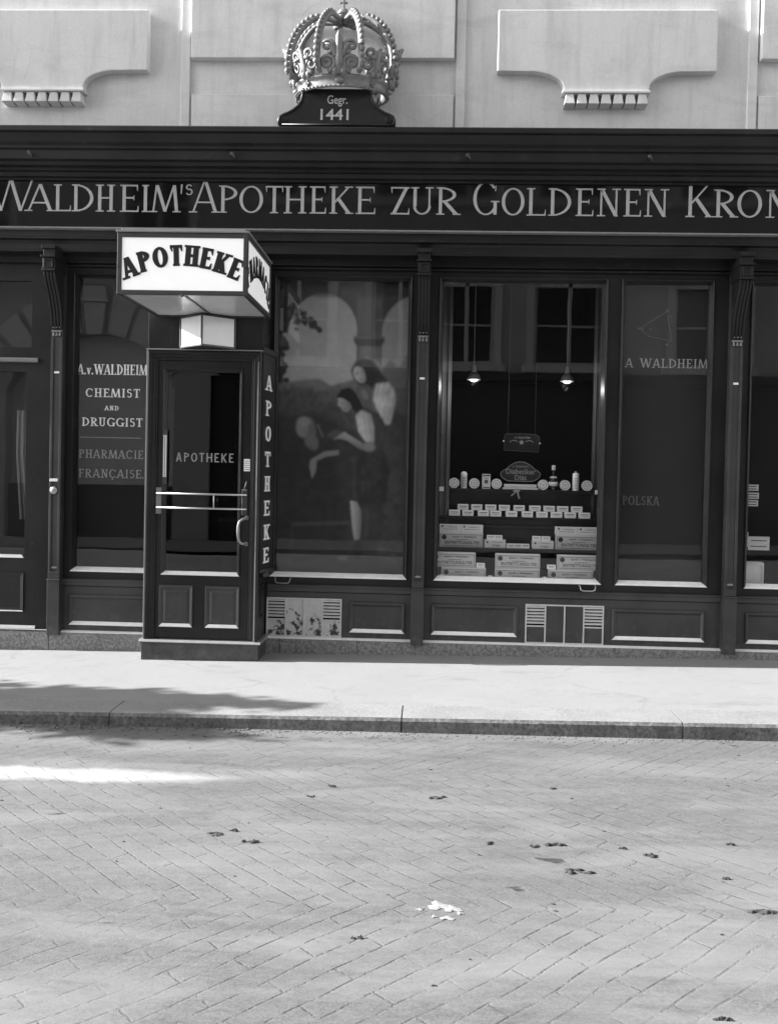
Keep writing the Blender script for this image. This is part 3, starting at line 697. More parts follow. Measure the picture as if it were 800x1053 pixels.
for a, b in ((-2.078, -1.812), (-1.715, -1.448)):
    p = MB().sweep(a, b, .268, .592, [(0, DY - .001), (0, DY - .010), (.006, DY - .013), (.028, DY - .002), (.028, DY - .001)], 'LTR')
    p.sweep(a + .03, b - .03, .298, .562, [(0, DY - .001), (.022, DY - .009), (.03, DY - .009), (.03, DY - .001)]); p.box(a + .06, b - .06, DY - .0085, DY - .001, .328, .532)
    o = p.build('door_panel', 'wood_low', door, .001)
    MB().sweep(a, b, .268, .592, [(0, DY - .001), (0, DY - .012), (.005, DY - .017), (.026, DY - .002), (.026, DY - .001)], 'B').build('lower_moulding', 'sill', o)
tb = MB()
for z in (1.304, 1.194): tb.tube([(-2.10, DY - .035, z), (-1.40, DY - .035, z)], .0075, 10)
tb.tube([(-1.655, DY - .035, 1.194), (-1.655, DY - .035, 1.304)], .005, 8)
for z in (1.304, 1.194):
    for x in (-2.09, -1.41): tb.tube([(x, DY, z), (x, DY - .037, z)], .006, 8)
tb.build('push_bar', 'nickel', door, 0, True)
bp = MB().box(-2.113, -2.072, DY - .008, DY - .001, 1.145, 1.348)
for i in range(6): bp.ball((-2.0925, DY - .008, 1.165 + i * .033), .012, 1, .4, 1, 8)
bp.build('bracket_plate', 'ledge', door, .002)
lp = MB().box(-1.445, -1.402, DY - .006, DY - .001, 1.145, 1.345)
for z in (1.16, 1.235, 1.33):
    for x in (-1.438, -1.41): lp.ball((x, DY - .006, z), .005, 1, .6, 1, 6)
lp.build('lock_plate', 'iron', door, .003)
MB().tube([(-1.442, DY - .007, 1.343), (-1.404, DY - .007, 1.343)], .003, 6).tube([(-1.442, DY - .007, 1.345), (-1.442, DY - .007, 1.147)], .0025, 6).tube([(-1.425, DY - .006, 1.35), (-1.415, DY - .012, 1.385), (-1.408, DY - .010, 1.41)], .005, 6).build('latch', 'nickel', door, 0, True)
MB().tube([(-1.40, DY, 1.128), (-1.402, DY - .03, 1.126), (-1.425, DY - .05, 1.118), (-1.448, DY - .058, 1.10), (-1.455, DY - .06, 1.07), (-1.456, DY - .06, 1.03), (-1.455, DY - .06, .985), (-1.448, DY - .058, .95), (-1.43, DY - .05, .93), (-1.405, DY - .03, .925), (-1.402, DY, .925)],
          [.008, .009, .01, .009, .011, .014, .011, .009, .01, .009, .008], 8).ball((-1.402, DY - .004, 1.128), .018, 1, .4, 1).ball((-1.402, DY - .004, .925), .018, 1, .4, 1).build('handle', 'brass', door, 0, True)
nc = MB().box(-1.432, -1.385, DY - .004, DY - .001, 1.488, 1.582).build('notice_card', 'white_card', door)
nl = MB()
for i in range(5): nl.box(-1.428, -1.39, DY - .0046, DY - .004, 1.50 + i * .016, 1.504 + i * .016)
nl.build('print', 'ink', nc)
th = MB().box(-2.066, -2.03, DY - .010, DY - .001, 1.375, 1.795).build('thermometer', 'iron', door, .003)
MB().box(-2.060, -2.036, DY - .0125, DY - .010, 1.43, 1.755).build('scale', 'white_letter', th)
tk = MB(); tk.tube([(-2.048, DY - .014, 1.40), (-2.048, DY - .014, 1.77)], .0025, 6)
for i in range(20): tk.box(-2.059, -2.052, DY - .0130, DY - .0124, 1.44 + i * .0155, 1.442 + i * .0155)
tk.build('glass_tube', 'frame_grey', th)
dt = MB(); line_text(dt, 'APOTHEKE', -1.967, -1.517, 1.552, .070, .010, .009, Y=DY + .0195, depth=.002, gap=.38, serif=False)
dt.build('lettering', 'faint_letter', door)
pi = MB().box(-2.16, -2.13, -.32, 2.6, .02, 3.0).box(-1.37, -1.345, -.005, 2.6, .02, 3.0).box(-2.16, -1.35, 2.6, 2.63, .02, 3.0).box(-2.16, -1.35, -.32, 2.6, 2.45, 2.47).box(-2.16, -1.35, -.32, 2.6, .02, .05)
pi.build('dark_interior', 'cloth_dark', po)
ci = empty('shop_counter', (-1.72, 1.5, .05), 'dark counter seen dimly inside the shop through the door glass', 'counter')
MB().box(-2.0, -1.5, 1.4, 1.8, .05, 1.0).build('cabinet', 'wood', ci, .01); MB().box(-2.02, -1.48, 1.37, 1.82, 1.0, 1.03).build('counter_top', 'wood_case', ci, .005)

# ------------------------------------------------------------------ lantern sign over the porch
la = empty('lantern_sign', (-1.685, -.38, 2.66), 'white glazed box lantern reading APOTHEKE jutting out above the entrance door', 'lantern')
LX0, LX1, LY0, LY1, LZ0, LZ1 = -2.128, -1.243, -1.30, -.37, 2.664, 3.078
fr = MB(); e = .031
for x in (LX0, LX1 - e):
    for y in (LY0, LY1 - e): fr.box(x, x + e, y, y + e, LZ0, LZ1)
for z in (LZ0, LZ1 - e * 1.05):
    fr.box(LX0 + e, LX1 - e, LY0, LY0 + e, z, z + e * .95); fr.box(LX0 + e, LX1 - e, LY1 - e, LY1, z, z + e * .95)
    fr.box(LX0, LX0 + e, LY0 + e, LY1 - e, z, z + e * .95); fr.box(LX1 - e, LX1, LY0 + e, LY1 - e, z, z + e * .95)
fr.box(-1.695, -1.675, LY0 + e, LY1 - e, LZ0 + .004, LZ0 + .024)
fr.ball((-1.685, LY0 + .01, LZ0 - .002), .012)
fr.build('frame', 'frame_grey', la, .003)
MB().box(LX0 - .008, LX1 + .008, LY0 - .008, LY1, LZ1, LZ1 + .014).box(LX0 + .02, LX1 - .02, LY0 + .02, LY1, LZ1 + .014, LZ1 + .03).build('roof_plate', 'ledge', la, .003)
g = .009
fp = MB().box(LX0 + e, LX1 - e, LY0 + g, LY0 + g + .006, LZ0 + e * .95, LZ1 - e * 1.05).build('front_panel', 'opal', la)
rp = MB().box(LX1 - g - .006, LX1 - g, LY0 + e, LY1 - e, LZ0 + e * .95, LZ1 - e * 1.05).build('side_panel', 'opal', la)
lpn = MB().box(LX0 + g, LX0 + g + .006, LY0 + e, LY1 - e, LZ0 + e * .95, LZ1 - e * 1.05).build('side_panel', 'opal', la)
for a, b in ((LX0 + e, -1.697), (-1.673, LX1 - e)): MB().box(a, b, LY0 + e, LY1 - e, LZ0 + .010, LZ0 + .016).build('bottom_pane', 'opal_dull', la)
def arc_text(mb, txt, fn, W, h, drop, T, t, zc, rot=1.0, grow=.0):
    ws = [WID[c] for c in txt]; gap = .05; tot = sum(ws) + gap * (len(txt) - 1); k = W / tot; u = -W / 2
    for c, w in zip(txt, ws):
        cu = u + w * k / 2; q = cu / (W / 2); v0 = zc - drop * q * q; ang = -math.atan(2 * drop * q / (W / 2)) * rot
        ca, sa = math.cos(ang), math.sin(ang); ww = w * k; hh = h * (1 + grow * q * q)
        put_glyph(mb, glyph(c, ww, hh, T, t), lambda a, b, d, cu=cu, v0=v0, ca=ca, sa=sa, ww=ww: fn(cu + (a - ww / 2) * ca - b * sa, v0 + (a - ww / 2) * sa + b * ca, d), .004)
        u += (w + gap) * k
ft = MB(); arc_text(ft, 'APOTHEKE', lambda u, v, d: (-1.69 + u, LY0 + g - d, v), .765, .140, .105, .037, .019, 2.858, .8)
ft.build('lettering', 'black_letter', fp)
ycen = (LY0 + LY1) / 2
st = MB(); arc_text(st, 'PHARMACIE', lambda u, v, d: (LX1 - g + d, ycen + u, v), .82, .145, .15, .034, .018, 2.865, .85)
st.build('lettering', 'black_letter', rp)
st = MB(); arc_text(st, 'PHARMACIE', lambda u, v, d: (LX0 + g - d, ycen - u, v), .82, .145, .15, .034, .018, 2.865, .85)
st.build('lettering', 'black_letter', lpn)
# little wedge lamp housing below it
lh = empty('wedge_lamp', (-1.727, -.37, 2.42), 'small wedge shaped lamp housing with two white panes between lantern and door head', 'lamp')
WZ0, WZ1 = 2.424, 2.66
pl, pm, pr_ = (-1.937, -.372), (-1.727, -.56), (-1.515, -.372)
def wedge(mb, s, z0, z1, dy=0.0):
    c = (-1.727, -.42)
    q = [(c[0] + (p[0] - c[0]) * s, (c[1] + (p[1] - c[1]) * s if p is pm else p[1])) for p in (pl, pm, pr_)]
    mb.add([(x, y, z) for z in (z0, z1) for x, y in q], [(0, 2, 1), (3, 4, 5), (0, 1, 4, 3), (1, 2, 5, 4), (2, 0, 3, 5)])
hb = MB(); wedge(hb, 1.03, WZ0, WZ0 + .014); wedge(hb, 1.03, WZ1 - .01, WZ1 + .003)
for p in (pl, pm, pr_): hb.tube([(p[0], p[1], WZ0 + .01), (p[0], p[1], WZ1 - .006)], .009, 6)
hb.build('frame', 'frame_grey', lh, .002)
for a, b in ((pl, pm), (pm, pr_)):
    n = Vector((b[1] - a[1], -(b[0] - a[0]))).normalized() * .004
    MB().add([(a[0] + n.x * k_, a[1] + n.y * k_, z) for k_ in (0, -1) for z in (WZ0 + .014, WZ1 - .01)] + [(b[0] + n.x * k_, b[1] + n.y * k_, z) for k_ in (0, -1) for z in (WZ0 + .014, WZ1 - .01)],
             [(0, 1, 5, 4), (2, 6, 7, 3), (0, 4, 6, 2), (1, 3, 7, 5), (0, 2, 3, 1), (4, 5, 7, 6)]).build('pane', 'opal_plain', lh)

# ------------------------------------------------------------------ plaque and crown on the cornice
pq = empty('founding_plaque', (-.77, -.3, 4.152), 'dark waisted wooden plaque reading Gegr. 1441 standing on the cornice under the crown', 'plaque')
hp = [(.446, 4.150), (.452, 4.185), (.44, 4.215), (.41, 4.232), (.375, 4.245), (.335, 4.268), (.298, 4.30), (.278, 4.335), (.268, 4.375), (.262, 4.43)]
pts = [(-.77 - x, z) for x, z in hp] + [(-.77 + x, z) for x, z in hp[::-1]]
bd = MB().prism(pts, -.33, -.24).build('board', 'wood', pq, .006)
rim = MB()
for sg in (-1, 1):
    rim.tube([(-.77 + sg * x * .985, -.333, z) for x, z in hp], .011, 8)
    rim.tube([(-.77 + sg * (.40 + .028 * math.cos(a) * (1 - a / 14)), -.334, 4.192 + .026 * math.sin(a) * (1 - a / 14)) for a in [i * .45 for i in range(24)]], .007, 6)
    rim.tube([(-.77 + sg * (.285 + .03 * math.cos(a)), -.30, 4.36 + .04 * math.sin(a)) for a in [-2.2 + i * .25 for i in range(11)]], .006, 6)
rim.box(-1.21, -.33, -.336, -.31, 4.150, 4.162)
rim.build('rim', 'wood', bd, 0, True)
for a_ in (('Gegr.', .092, -.766, -.333, 4.314, .155), ('1441', .118, -.786, -.333, 4.192, .215)):
    gt = MB(); put_font(gt, *a_); gt.build('inscription', 'gilt_letter', bd)
cr = empty('gilded_crown', (-.745, -.19, 4.40), 'large gilded openwork crown mounted on the plaque above the cornice', 'crown')
CC = (-.745, -.19)
cp = lambda a, r, z, k=.68: (CC[0] + r * math.cos(a), CC[1] + r * k * math.sin(a), z)
bdm = MB().lathe([(.335, 4.408), (.35, 4.403), (.358, 4.412), (.352, 4.424), (.342, 4.43), (.348, 4.478), (.36, 4.484), (.368, 4.495), (.36, 4.506), (.345, 4.507), (.325, 4.48), (.322, 4.43)], (CC[0], CC[1], 0), 'z', 48, 1, .68, True)
band_ = bdm.build('band', 'gilt', cr, 0, True)
bj = MB()
for i in range(64):
    a = 2 * math.pi * i / 64; bj.ball(cp(a, .362, 4.415), .008, n=6); 
bj.build('bead_row', 'gilt', band_, 0, True)
for i in range(8):
    a = -math.pi / 2 + i * math.pi / 4; j = MB()
    if i % 2 == 0: j.ball(cp(a, .352, 4.456), .030, 1.2, .6 if i % 4 == 0 else 1, .8, 12).lathe([(.001, -.002), (.001, .002)], cp(a, .35, 4.456))
    else:
        for b in range(4):
            q = b * math.pi / 2; c = cp(a + .045 * math.cos(q), .352, 4.456 + .017 * math.sin(q)); j.ball(c, .011, n=8)
        j.ball(cp(a, .355, 4.456), .009, n=8)
    j.build('jewel', 'gilt', band_, 0, True)
for i in range(8):
    a = -math.pi / 2 + i * math.pi / 4; lf = MB()
    fl_ = lambda s, z, e=0.0: cp(a + s / .36, .352 + e + max(0, z - 4.5) * .28, z)
    main = (i % 2 == 0)
    H = 4.79 if main else 4.70
    lf.tube([fl_(0, 4.50), fl_(0, 4.58), fl_(0, H - .03, .01), fl_(0, H, .035)], [.028, .036, .028, .010], 8)
    for sg in (-1, 1):
        sc = 1.0 if main else .9
        for (cx_, cz_, r0, turns) in ((.086 * sc, 4.580, .063 * sc, 1.5), (.076 * sc, 4.695 if main else 4.655, .050 * sc, 1.3)):
            pth = []
            for q in range(20):
                u = q / 19; ang = -math.pi / 2 + u * turns * 2 * math.pi; rr = r0 * (1 - .75 * u)
                pth.append(fl_(sg * (cx_ - rr * math.cos(ang) * 1.0), cz_ + rr * math.sin(ang), .01 + .012 * u))
            lf.tube(pth, [.019 - .009 * q / 19 for q in range(20)], 6)
        lf.ball(fl_(sg * .03 * sc, 4.52, .01), .028 * sc, 1, 1, 1.3, 8)
        lf.tube([fl_(0, 4.60), fl_(sg * .03 * sc, 4.64, .01), fl_(sg * .055 * sc, 4.70 if main else 4.63, .03), fl_(sg * .085 * sc, 4.70 if main else 4.62, .045)], [.018, .024, .018, .008], 6)
    lf.build('leaf_ornament', 'gilt', cr, 0, True)
for i in range(8):
    a = -math.pi / 2 + (i + .5) * math.pi / 4; ar = MB(); pth = []
    for q in range(17):
        u = q / 16; ph = -0.25 + u * (math.pi / 2 + .25)
        r = .425 * math.cos(ph) ** .75 if math.cos(ph) > 0 else 0; z = 4.62 + .42 * math.sin(ph) - (.05 * max(0, (u - .8)) / .2)
        pth.append(cp(a, max(r, .03), z))
    ar.tube(pth, .021, 6)
    for q in range(1, 15): 
        p = Vector(pth[q]); out = Vector((math.cos(a), .68 * math.sin(a), .5)).normalized(); ar.ball(p + out * .028, .024 - .006 * q / 15, n=8)
    hk = [Vector(cp(a, .355 + .02, 4.51)), Vector(cp(a, .41, 4.55)), Vector(cp(a, .445, 4.58)), Vector(cp(a, .455, 4.545))]
    ar.tube(hk, [.018, .022, .018, .009], 6)
    ar.build('arch', 'gilt', cr, 0, True)
ob_ = MB().ball((CC[0], CC[1], 5.055), .05, n=16).lathe([(.052, -.008), (.056, 0), (.052, .008)], (CC[0], CC[1], 5.055), 'z', 20)
orb = ob_.build('orb', 'gilt', cr, 0, True)
MB().box(CC[0] - .008, CC[0] + .008, CC[1] - .008, CC[1] + .008, 5.10, 5.185).box(CC[0] - .03, CC[0] - .008, CC[1] - .007, CC[1] + .007, 5.14, 5.156).box(CC[0] + .008, CC[0] + .03, CC[1] - .007, CC[1] + .007, 5.14, 5.156).build('cross', 'gilt', orb, .003)

# ------------------------------------------------------------------ painting shown in the second window
def painting():
    W, H, SS = 140, 306, 2
    nx, ny = W * SS, H * SS
    gx, gy_ = np.meshgrid(284 + (np.arange(nx) + .5) / SS, 284 + (np.arange(ny) + .5) / SS)
    def noise(sc, oct=4, seed=0):
        r = np.random.default_rng(seed); out = np.zeros((ny, nx)); amp = 1; tot = 0
        for o in range(oct):
            n = max(2, int(sc * 2 ** o)); g = r.random((int(n * 2.2) + 2, n + 2))
            u = np.linspace(0, n - .001, nx); v = np.linspace(0, n * 2.2 - .001, ny); iu = u.astype(int); iv = v.astype(int); fu = u - iu; fv = v - iv
            fu = fu * fu * (3 - 2 * fu); fv = fv * fv * (3 - 2 * fv)
            a = g[np.ix_(iv, iu)]; b = g[np.ix_(iv, iu + 1)]; c = g[np.ix_(iv + 1, iu)]; d = g[np.ix_(iv + 1, iu + 1)]
            out += amp * ((a * (1 - fu) + b * fu) * (1 - fv[:, None]) + (c * (1 - fu) + d * fu) * fv[:, None]); tot += amp; amp *= .55
        return out / tot
    def blur(m, r):
        r = int(r)
        for _ in range(2):
            for ax in (0, 1):
                p = np.pad(m, [(r, r) if k_ == ax else (0, 0) for k_ in (0, 1)], mode='edge'); cs_ = np.cumsum(p, axis=ax)
                cs_ = np.concatenate([np.zeros_like(np.take(cs_, [0], ax)), cs_], ax); n = m.shape[ax]
                m = (np.take(cs_, range(2 * r + 1, 2 * r + 1 + n), ax) - np.take(cs_, range(0, n), ax)) / (2 * r + 1)
        return m
    def poly(P, soft=1.5):
        m = np.zeros((ny, nx), bool); n = len(P)
        for i in range(n):
            (x1, y1), (x2, y2) = P[i], P[(i + 1) % n]
            if y1 == y2: continue
            c = ((y1 > gy_) != (y2 > gy_)) & (gx < (x2 - x1) * (gy_ - y1) / (y2 - y1) + x1); m ^= c
        return blur(m.astype(float), soft) if soft else m.astype(float)
    def ell(cx, cy, rx, ry, rot=0, soft=1.5):
        c, s_ = math.cos(rot), math.sin(rot); u = ((gx - cx) * c + (gy_ - cy) * s_) / rx; v = (-(gx - cx) * s_ + (gy_ - cy) * c) / ry
        return blur((u * u + v * v < 1).astype(float), soft)
    img = .018 + .012 * noise(5, 4, 1)
    def lay(m, val): 
        nonlocal img; img = img * (1 - m) + val * m
    n1 = noise(4, 5, 2); n2 = noise(12, 4, 3); n3 = noise(24, 3, 4)
    sky = .10 + .035 * (gy_ - 300) / 90 + .015 * (n1 - .5)
    arch1 = ((gy_ > 340) & (gx < 368.5) & (gy_ < 395)) | ((((gx - 332) / 36.5) ** 2 + ((gy_ - 341) / 42) ** 2 < 1))
    lay(blur(arch1.astype(float), 1.5), sky)
    arch2 = ((gy_ > 340) & (gx > 393) & (gy_ < 395)) | ((((gx - 432) / 39) ** 2 + ((gy_ - 342) / 42) ** 2 < 1) & (gx > 393))
    lay(blur(arch2.astype(float), 1.5), sky * .8)
    lay(poly([(367, 300), (394, 300), (394, 420), (368, 420)]) * .95, .034 + .014 * n2)            # pier
    lay(poly([(365, 343), (396, 343), (397, 347), (394, 352), (367, 352), (364, 347)]), .024)
    lay(poly([(371, 353), (393, 353), (394, 420), (369, 420)]), .05 + .02 * n3)
    lay(poly([(364, 343), (397, 343), (396, 345), (365, 345)], 1), .05)
    lay(poly([(284, 284), (424, 284), (424, 302), (395, 304), (284, 302)], 3) * .7, .022 + .008 * n2)
    lay(poly([(394, 284), (396, 302), (424, 301), (424, 284)], 1) * .6, .008)
    # leaves hanging in at the upper left
    r = random.Random(3)
    for _ in range(70):
        u = r.random(); x = 285 + 44 * u ** 1.6; y = 305 + 30 * u + r.gauss(0, 9 * (1 - u) + 1.5)
        lay(ell(x, y, r.uniform(1.5, 4.2), r.uniform(1.2, 3), r.random() * 3, 1), .012 + .012 * r.random())
    for _ in range(60): lay(ell(284 + abs(r.gauss(0, 5)), r.uniform(335, 395), r.uniform(2, 4), r.uniform(2, 4), 0, 1), .016 + .01 * r.random())
    # hills and field
    lay(poly([(284, 392), (300, 390), (318, 387), (330, 387), (342, 394), (352, 390), (368, 387), (368, 440), (284, 440)], 2), .055 + .025 * n2)
    lay(poly([(284, 400), (305, 396), (340, 400), (368, 405), (368, 470), (284, 470)], 4), .026 + .02 * n3)
    lay(poly([(330, 400), (368, 402), (368, 412), (325, 409)], 3) * .6, .06)
    for _ in range(160):
        x, y = 285 + 80 * r.random(), 398 + 32 * r.random(); lay(poly([(x, y), (x + 1.2, y - 5 - 4 * r.random()), (x + 2, y)], 1) * .5, .018 + .035 * r.random())
    lay(poly([(284, 425), (330, 422), (365, 440), (424, 440), (424, 590), (284, 590)], 6), .016 + .010 * n2)
    lay(poly([(393, 378), (403, 366), (412, 374), (420, 362), (424, 362), (424, 425), (393, 410)], 3) * .8, .034 + .015 * n2)   # tree behind
    # standing figure at the back: halo, hair, face, pale drapery
    ring = np.clip(ell(379, 380, 16, 16, 0, 1) - ell(379, 380, 14, 14, 0, 1), 0, 1); lay(ell(379, 380, 15, 15, 0, 1) * .4, .075); lay(ring * .7, .10)
    lay(poly([(362, 377), (367, 368), (375, 365), (384, 367), (392, 377), (401, 388), (398, 394), (384, 396), (372, 394), (366, 388)], 2), .015 + .010 * n3)
    lay(ell(371.5, 382, 6.2, 9.3, -.5, 1.5), (.135 + .02 * n3) * np.clip(1.1 - (gx - 366) * .045, .45, 1.1)); lay(poly([(375, 374), (384, 374), (390, 392), (379, 392), (378, 383)], 1.5), .017)
    lay(ell(368.3, 381, 1.6, .7, -.3, 1) * .8, .03); lay(ell(374.5, 379, 1.5, .7, -.3, 1) * .7, .035); lay(ell(371.8, 388, 1.8, .6, -.3, 1) * .6, .05)
    lay(poly([(369, 393), (381, 392), (388, 404), (384, 416), (370, 414)], 3), .05)
    folds = (.97 + .06 * np.sin(gx * 1.1 + gy_ * .25 + 16 * n1)) * (.62 + .75 * n2) * np.clip(1.12 - (gx - 392) * .022, .6, 1.2)
    lay(poly([(388, 391), (402, 389), (408, 396), (410, 408), (407, 422), (405, 432), (400, 433), (392, 420), (386, 408)], 2), .150 * folds)
    lay(ell(377, 402, 3.2, 6, -.5, 1.5), .075)
    lay(poly([(405, 432), (412, 436), (417, 470), (424, 475), (424, 520), (400, 500), (396, 450)], 4) * .6, .03)
    # bending figure in the middle
    lay(poly([(366, 416), (375, 414), (386, 418), (394, 428), (399, 442), (398, 462), (382, 466), (370, 448)], 3), .026)
    lay(poly([(368, 424), (374, 418), (384, 422), (388, 436), (388, 452), (380, 452), (371, 440)], 2), .165 * (.97 + .06 * np.sin(gx * 1.2 - gy_ * .2 + 15 * n1)) * (.6 + .75 * n2) * np.clip(1.15 - (gx - 372) * .03, .5, 1.2))
    lay(poly([(347, 405), (353, 397), (361, 395), (367, 400), (373, 410), (376, 417), (368, 420), (362, 414), (353, 408)], 1.5), .011)
    lay(poly([(349, 406), (354, 406), (362, 411), (364, 416), (359, 420.5), (354, 419.5), (351.5, 415), (348.6, 413.4), (349.6, 410)], 1), .125 * np.clip(1.1 - (gx - 350) * .04, .5, 1.1))
    lay(ell(352.5, 411.5, 1.1, .6, 0, 1) * .8, .03); lay(ell(355.5, 417.3, 1.6, .5, .2, 1) * .6, .05)
    lay(poly([(356, 440), (360, 440), (352, 446), (346, 450), (344, 448)], 1) * .7, .07); lay(poly([(357, 441), (362, 444), (376, 452), (386, 455), (386, 462), (374, 459), (360, 450), (352, 448), (347, 448), (352, 443)], 1.5), .115 * np.clip(1.15 - (gy_ - 441) * .035, .5, 1.15))
    lay(ell(383, 456, 6, 5, 0, 2), .088)
    lay(poly([(396, 440), (424, 430), (424, 575), (392, 575), (400, 520)], 6) * .7, .020 + .02 * n3)
    lay(poly([(362, 462), (398, 460), (405, 480), (402, 512), (385, 519), (372, 514), (364, 490)], 3), .012 + .012 * n3 * folds)
    lay(poly([(365, 464), (370, 464), (371, 512), (366, 508)], 2) * .6, .03)
    lay(poly([(364, 511.5), (371, 512), (376, 521), (376.5, 535), (375.5, 551), (369, 552), (367, 540), (365, 524)], 1.5), .13 * np.clip(1.15 - (gx - 364) * .055, .45, 1.15))
    lay(poly([(376, 518), (384, 519), (384, 545), (378, 552)], 2) * .5, .035)
    lay(ell(373, 562, 5, 9, 0, 2), .012); lay(ell(357, 570.5, 6, 2, 0, 1.5) * .8, .05); lay(ell(398, 561, 6, 2, 0, 2) * .5, .045); lay(ell(411, 565, 4, 2, -.3, 1.5) * .6, .045)
    # old man kneeling at the left
    lay(poly([(296, 470), (300, 448), (310, 440), (328, 448), (346, 470), (360, 520), (360, 566), (290, 566)], 7), .013 + .006 * n3)
    lay(ell(315, 437, 10, 11, .2, 2), .078 * np.clip(1.1 - (gx - 312) * .03, .5, 1.1)); lay(ell(313, 431.5, 7, 5, .2, 2), .095); lay(ell(319, 436, 1.6, .7, .3, 1) * .7, .02); lay(poly([(322, 436), (326, 440), (323, 442)], 1) * .6, .085)
    lay(poly([(320, 432), (325, 436), (327, 443), (323, 450), (317, 446)], 1.5), .052)
    lay(ell(322, 452, 7, 9, -.5, 2) * np.clip(.3 + 1.2 * n3, 0, 1), .06); lay(poly([(326, 434), (329, 433), (335, 446), (333, 447)], 1), .05)
    lay(poly([(326, 467), (336, 461), (351, 459.5), (351, 464.5), (338, 466.5), (328, 471), (327, 482), (323, 490), (320, 478), (321, 470)], 1.5), .085)
    lay(ell(346, 443, 8, 3.5, -.3, 2) * .8, .045)
    # bench and step along the bottom
    lay(poly([(304, 535), (364, 532), (364, 536), (304, 539)], 1.5) * .7, .036); lay(poly([(301, 534), (304, 534), (304, 582), (301, 582)], 1.5) * .4, .03)
    lay(poly([(300, 577), (424, 574), (424, 590), (284, 590)], 2) * .5, .022)
    img = img * (.92 + .16 * n3) * (1 + .1 * (n2 - .5))
    img = img.reshape(H, SS, W, SS).mean((1, 3))
    return np.clip(.33 * (img / .115) ** 1.25, .003, .9)
img = painting(); H_, W_ = img.shape
px0, px1, pz0, pz1 = -1.262, -.178, .64, 3.07
me = bpy.data.meshes.new('canvas')
uu = np.linspace(px0, px1, W_ + 1); vv = np.linspace(pz1, pz0, H_ + 1)
paint = empty('framed_painting', (-.72, .10, .64), 'tall dark painting of robed figures under arches behind the window beside the porch', 'painting')
loc = paint.location
verts = [(x - loc.x, .10 - loc.y, z - loc.z) for z in vv for x in uu]
faces = [(r_ * (W_ + 1) + c_, (r_ + 1) * (W_ + 1) + c_, (r_ + 1) * (W_ + 1) + c_ + 1, r_ * (W_ + 1) + c_ + 1) for r_ in range(H_) for c_ in range(W_)]
me.from_pydata(verts, [], faces)
pad = np.pad(img, 1, mode='edge'); vc = (pad[:-1, :-1] + pad[1:, :-1] + pad[:-1, 1:] + pad[1:, 1:]) / 4
at = me.color_attributes.new('pigment', 'FLOAT_COLOR', 'POINT')
at.data.foreach_set('color', np.stack([vc.ravel()] * 3 + [np.ones(vc.size)], 1).astype(np.float32).ravel())
k = NT('oil_painting'); ca = k.n('ShaderNodeVertexColor', layer_name='pigment').outputs[0]
M['oil'] = k.pbr(ca, .45, normal=k.bump(k.noise(90, 3), .0006, .3), spec=.3)
me.materials.append(M['oil']); cv = bpy.data.objects.new('canvas', me); COL.objects.link(cv); cv.parent = paint
MB().box(px0 - .002, px1 + .002, .1015, .12, pz0, pz1).build('stretcher', 'wood', paint)
MB().sweep(px0 - .005, px1 + .005, pz0 - .003, pz1 + .003, [(0, .125), (0, .088), (.010, .086), (.016, .0985), (.016, .125)]).build('frame', 'wood', paint)

# ------------------------------------------------------------------ display in the third window
WDT = 'in the display window'
ds_ = empty('display_stand', (.72, .5, .585), 'stepped dark wooden stand carrying the boxes, cartons and tins in the display window', 'display stand')
MB().box(-.05, 1.48, .20, .86, .87, .893).build('shelf', 'wood', ds_, .003); MB().box(-.05, 1.48, .36, .86, 1.125, 1.148).build('shelf', 'wood', ds_, .003)
MB().box(.02, 1.45, .47, .86, 1.355, 1.378).build('shelf', 'wood', ds_, .003)
MB().box(-.04, 1.47, .42, .44, .893, 1.125).box(-.03, 1.46, .395, .42, 1.055, 1.072).build('riser_board', 'wood_low', ds_, .002)
MB().box(-.04, 1.47, .60, .62, 1.148, 1.355).build('riser_board', 'wood_low', ds_, .002)
MB().box(-.04, 1.47, .34, .36, .60, .87).build('riser_board', 'wood', ds_, .002)
MB().box(-.06, 1.49, .065, .86, .585, .617).build('floor_board', 'wood', ds_)
# glazed case stiles at the sides
def stile(x0, x1, y):
    b = MB().box(x0, x1, y, y + .05, .62, 3.12)
    w = x1 - x0
    for q in (.12, .45, .78): b.box(x0 + w * q, x0 + w * (q + .1), y - .012, y, .62, 3.1)
    return b
cs_ = empty('inner_case', (.72, .55, .62), 'tall wooden side posts framing the inside of the display window', 'case')
stile(.02, .168, .40).build('post', 'wood_case', cs_, .003); stile(1.385, 1.49, .55).build('post', 'wood_case', cs_, .003)
# tea boxes
def print_front(mb, w, h, y):
    mb.sweep(-w / 2 + .010, w / 2 - .010, .010, h - .010, [(0, y), (0, y - .0006), (.0025, y - .0006), (.0025, y)])
    mb.lathe([(.020, 0), (.020, -.0008)], (-w / 2 + .040, y, h - .034), 'y', 18)
    put_font(mb, "Apoth. v. Waldheim's", .022, .025, y - .0008, h - .036, .20, .25)
    put_font(mb, 'aromatischer', .015, .01, y - .0008, h - .058, .11)
    put_font(mb, 'ENTFETTUNGS-TEE', .034, .01, y - .0008, .026, w * .80)
    mb.box(-.14, .14, y - .0006, y, .0155, .0165)
def tea_box():
    e_ = empty('tea_box', (0, 0, 0), 'x', 'box', 'printed tea boxes in the display window')
    w, h, d = .362, .1205, .06
    b = MB().box(-w / 2, w / 2, 0, d, 0, h - .004).box(-w / 2 + .001, w / 2 - .001, .001, d - .001, h - .004, h); b.build('carton', 'kraft', e_, .002)
    b = MB().box(-w / 2 + .001, w / 2 - .001, -.001, .001, h - .010, h - .001); b.build('lid_edge', 'kraft_lid', e_, .0005)
    p = MB(); print_front(p, w, h - .006, -.0004); p.build('print', 'ink', e_)
    return e_
tb0 = tea_box()
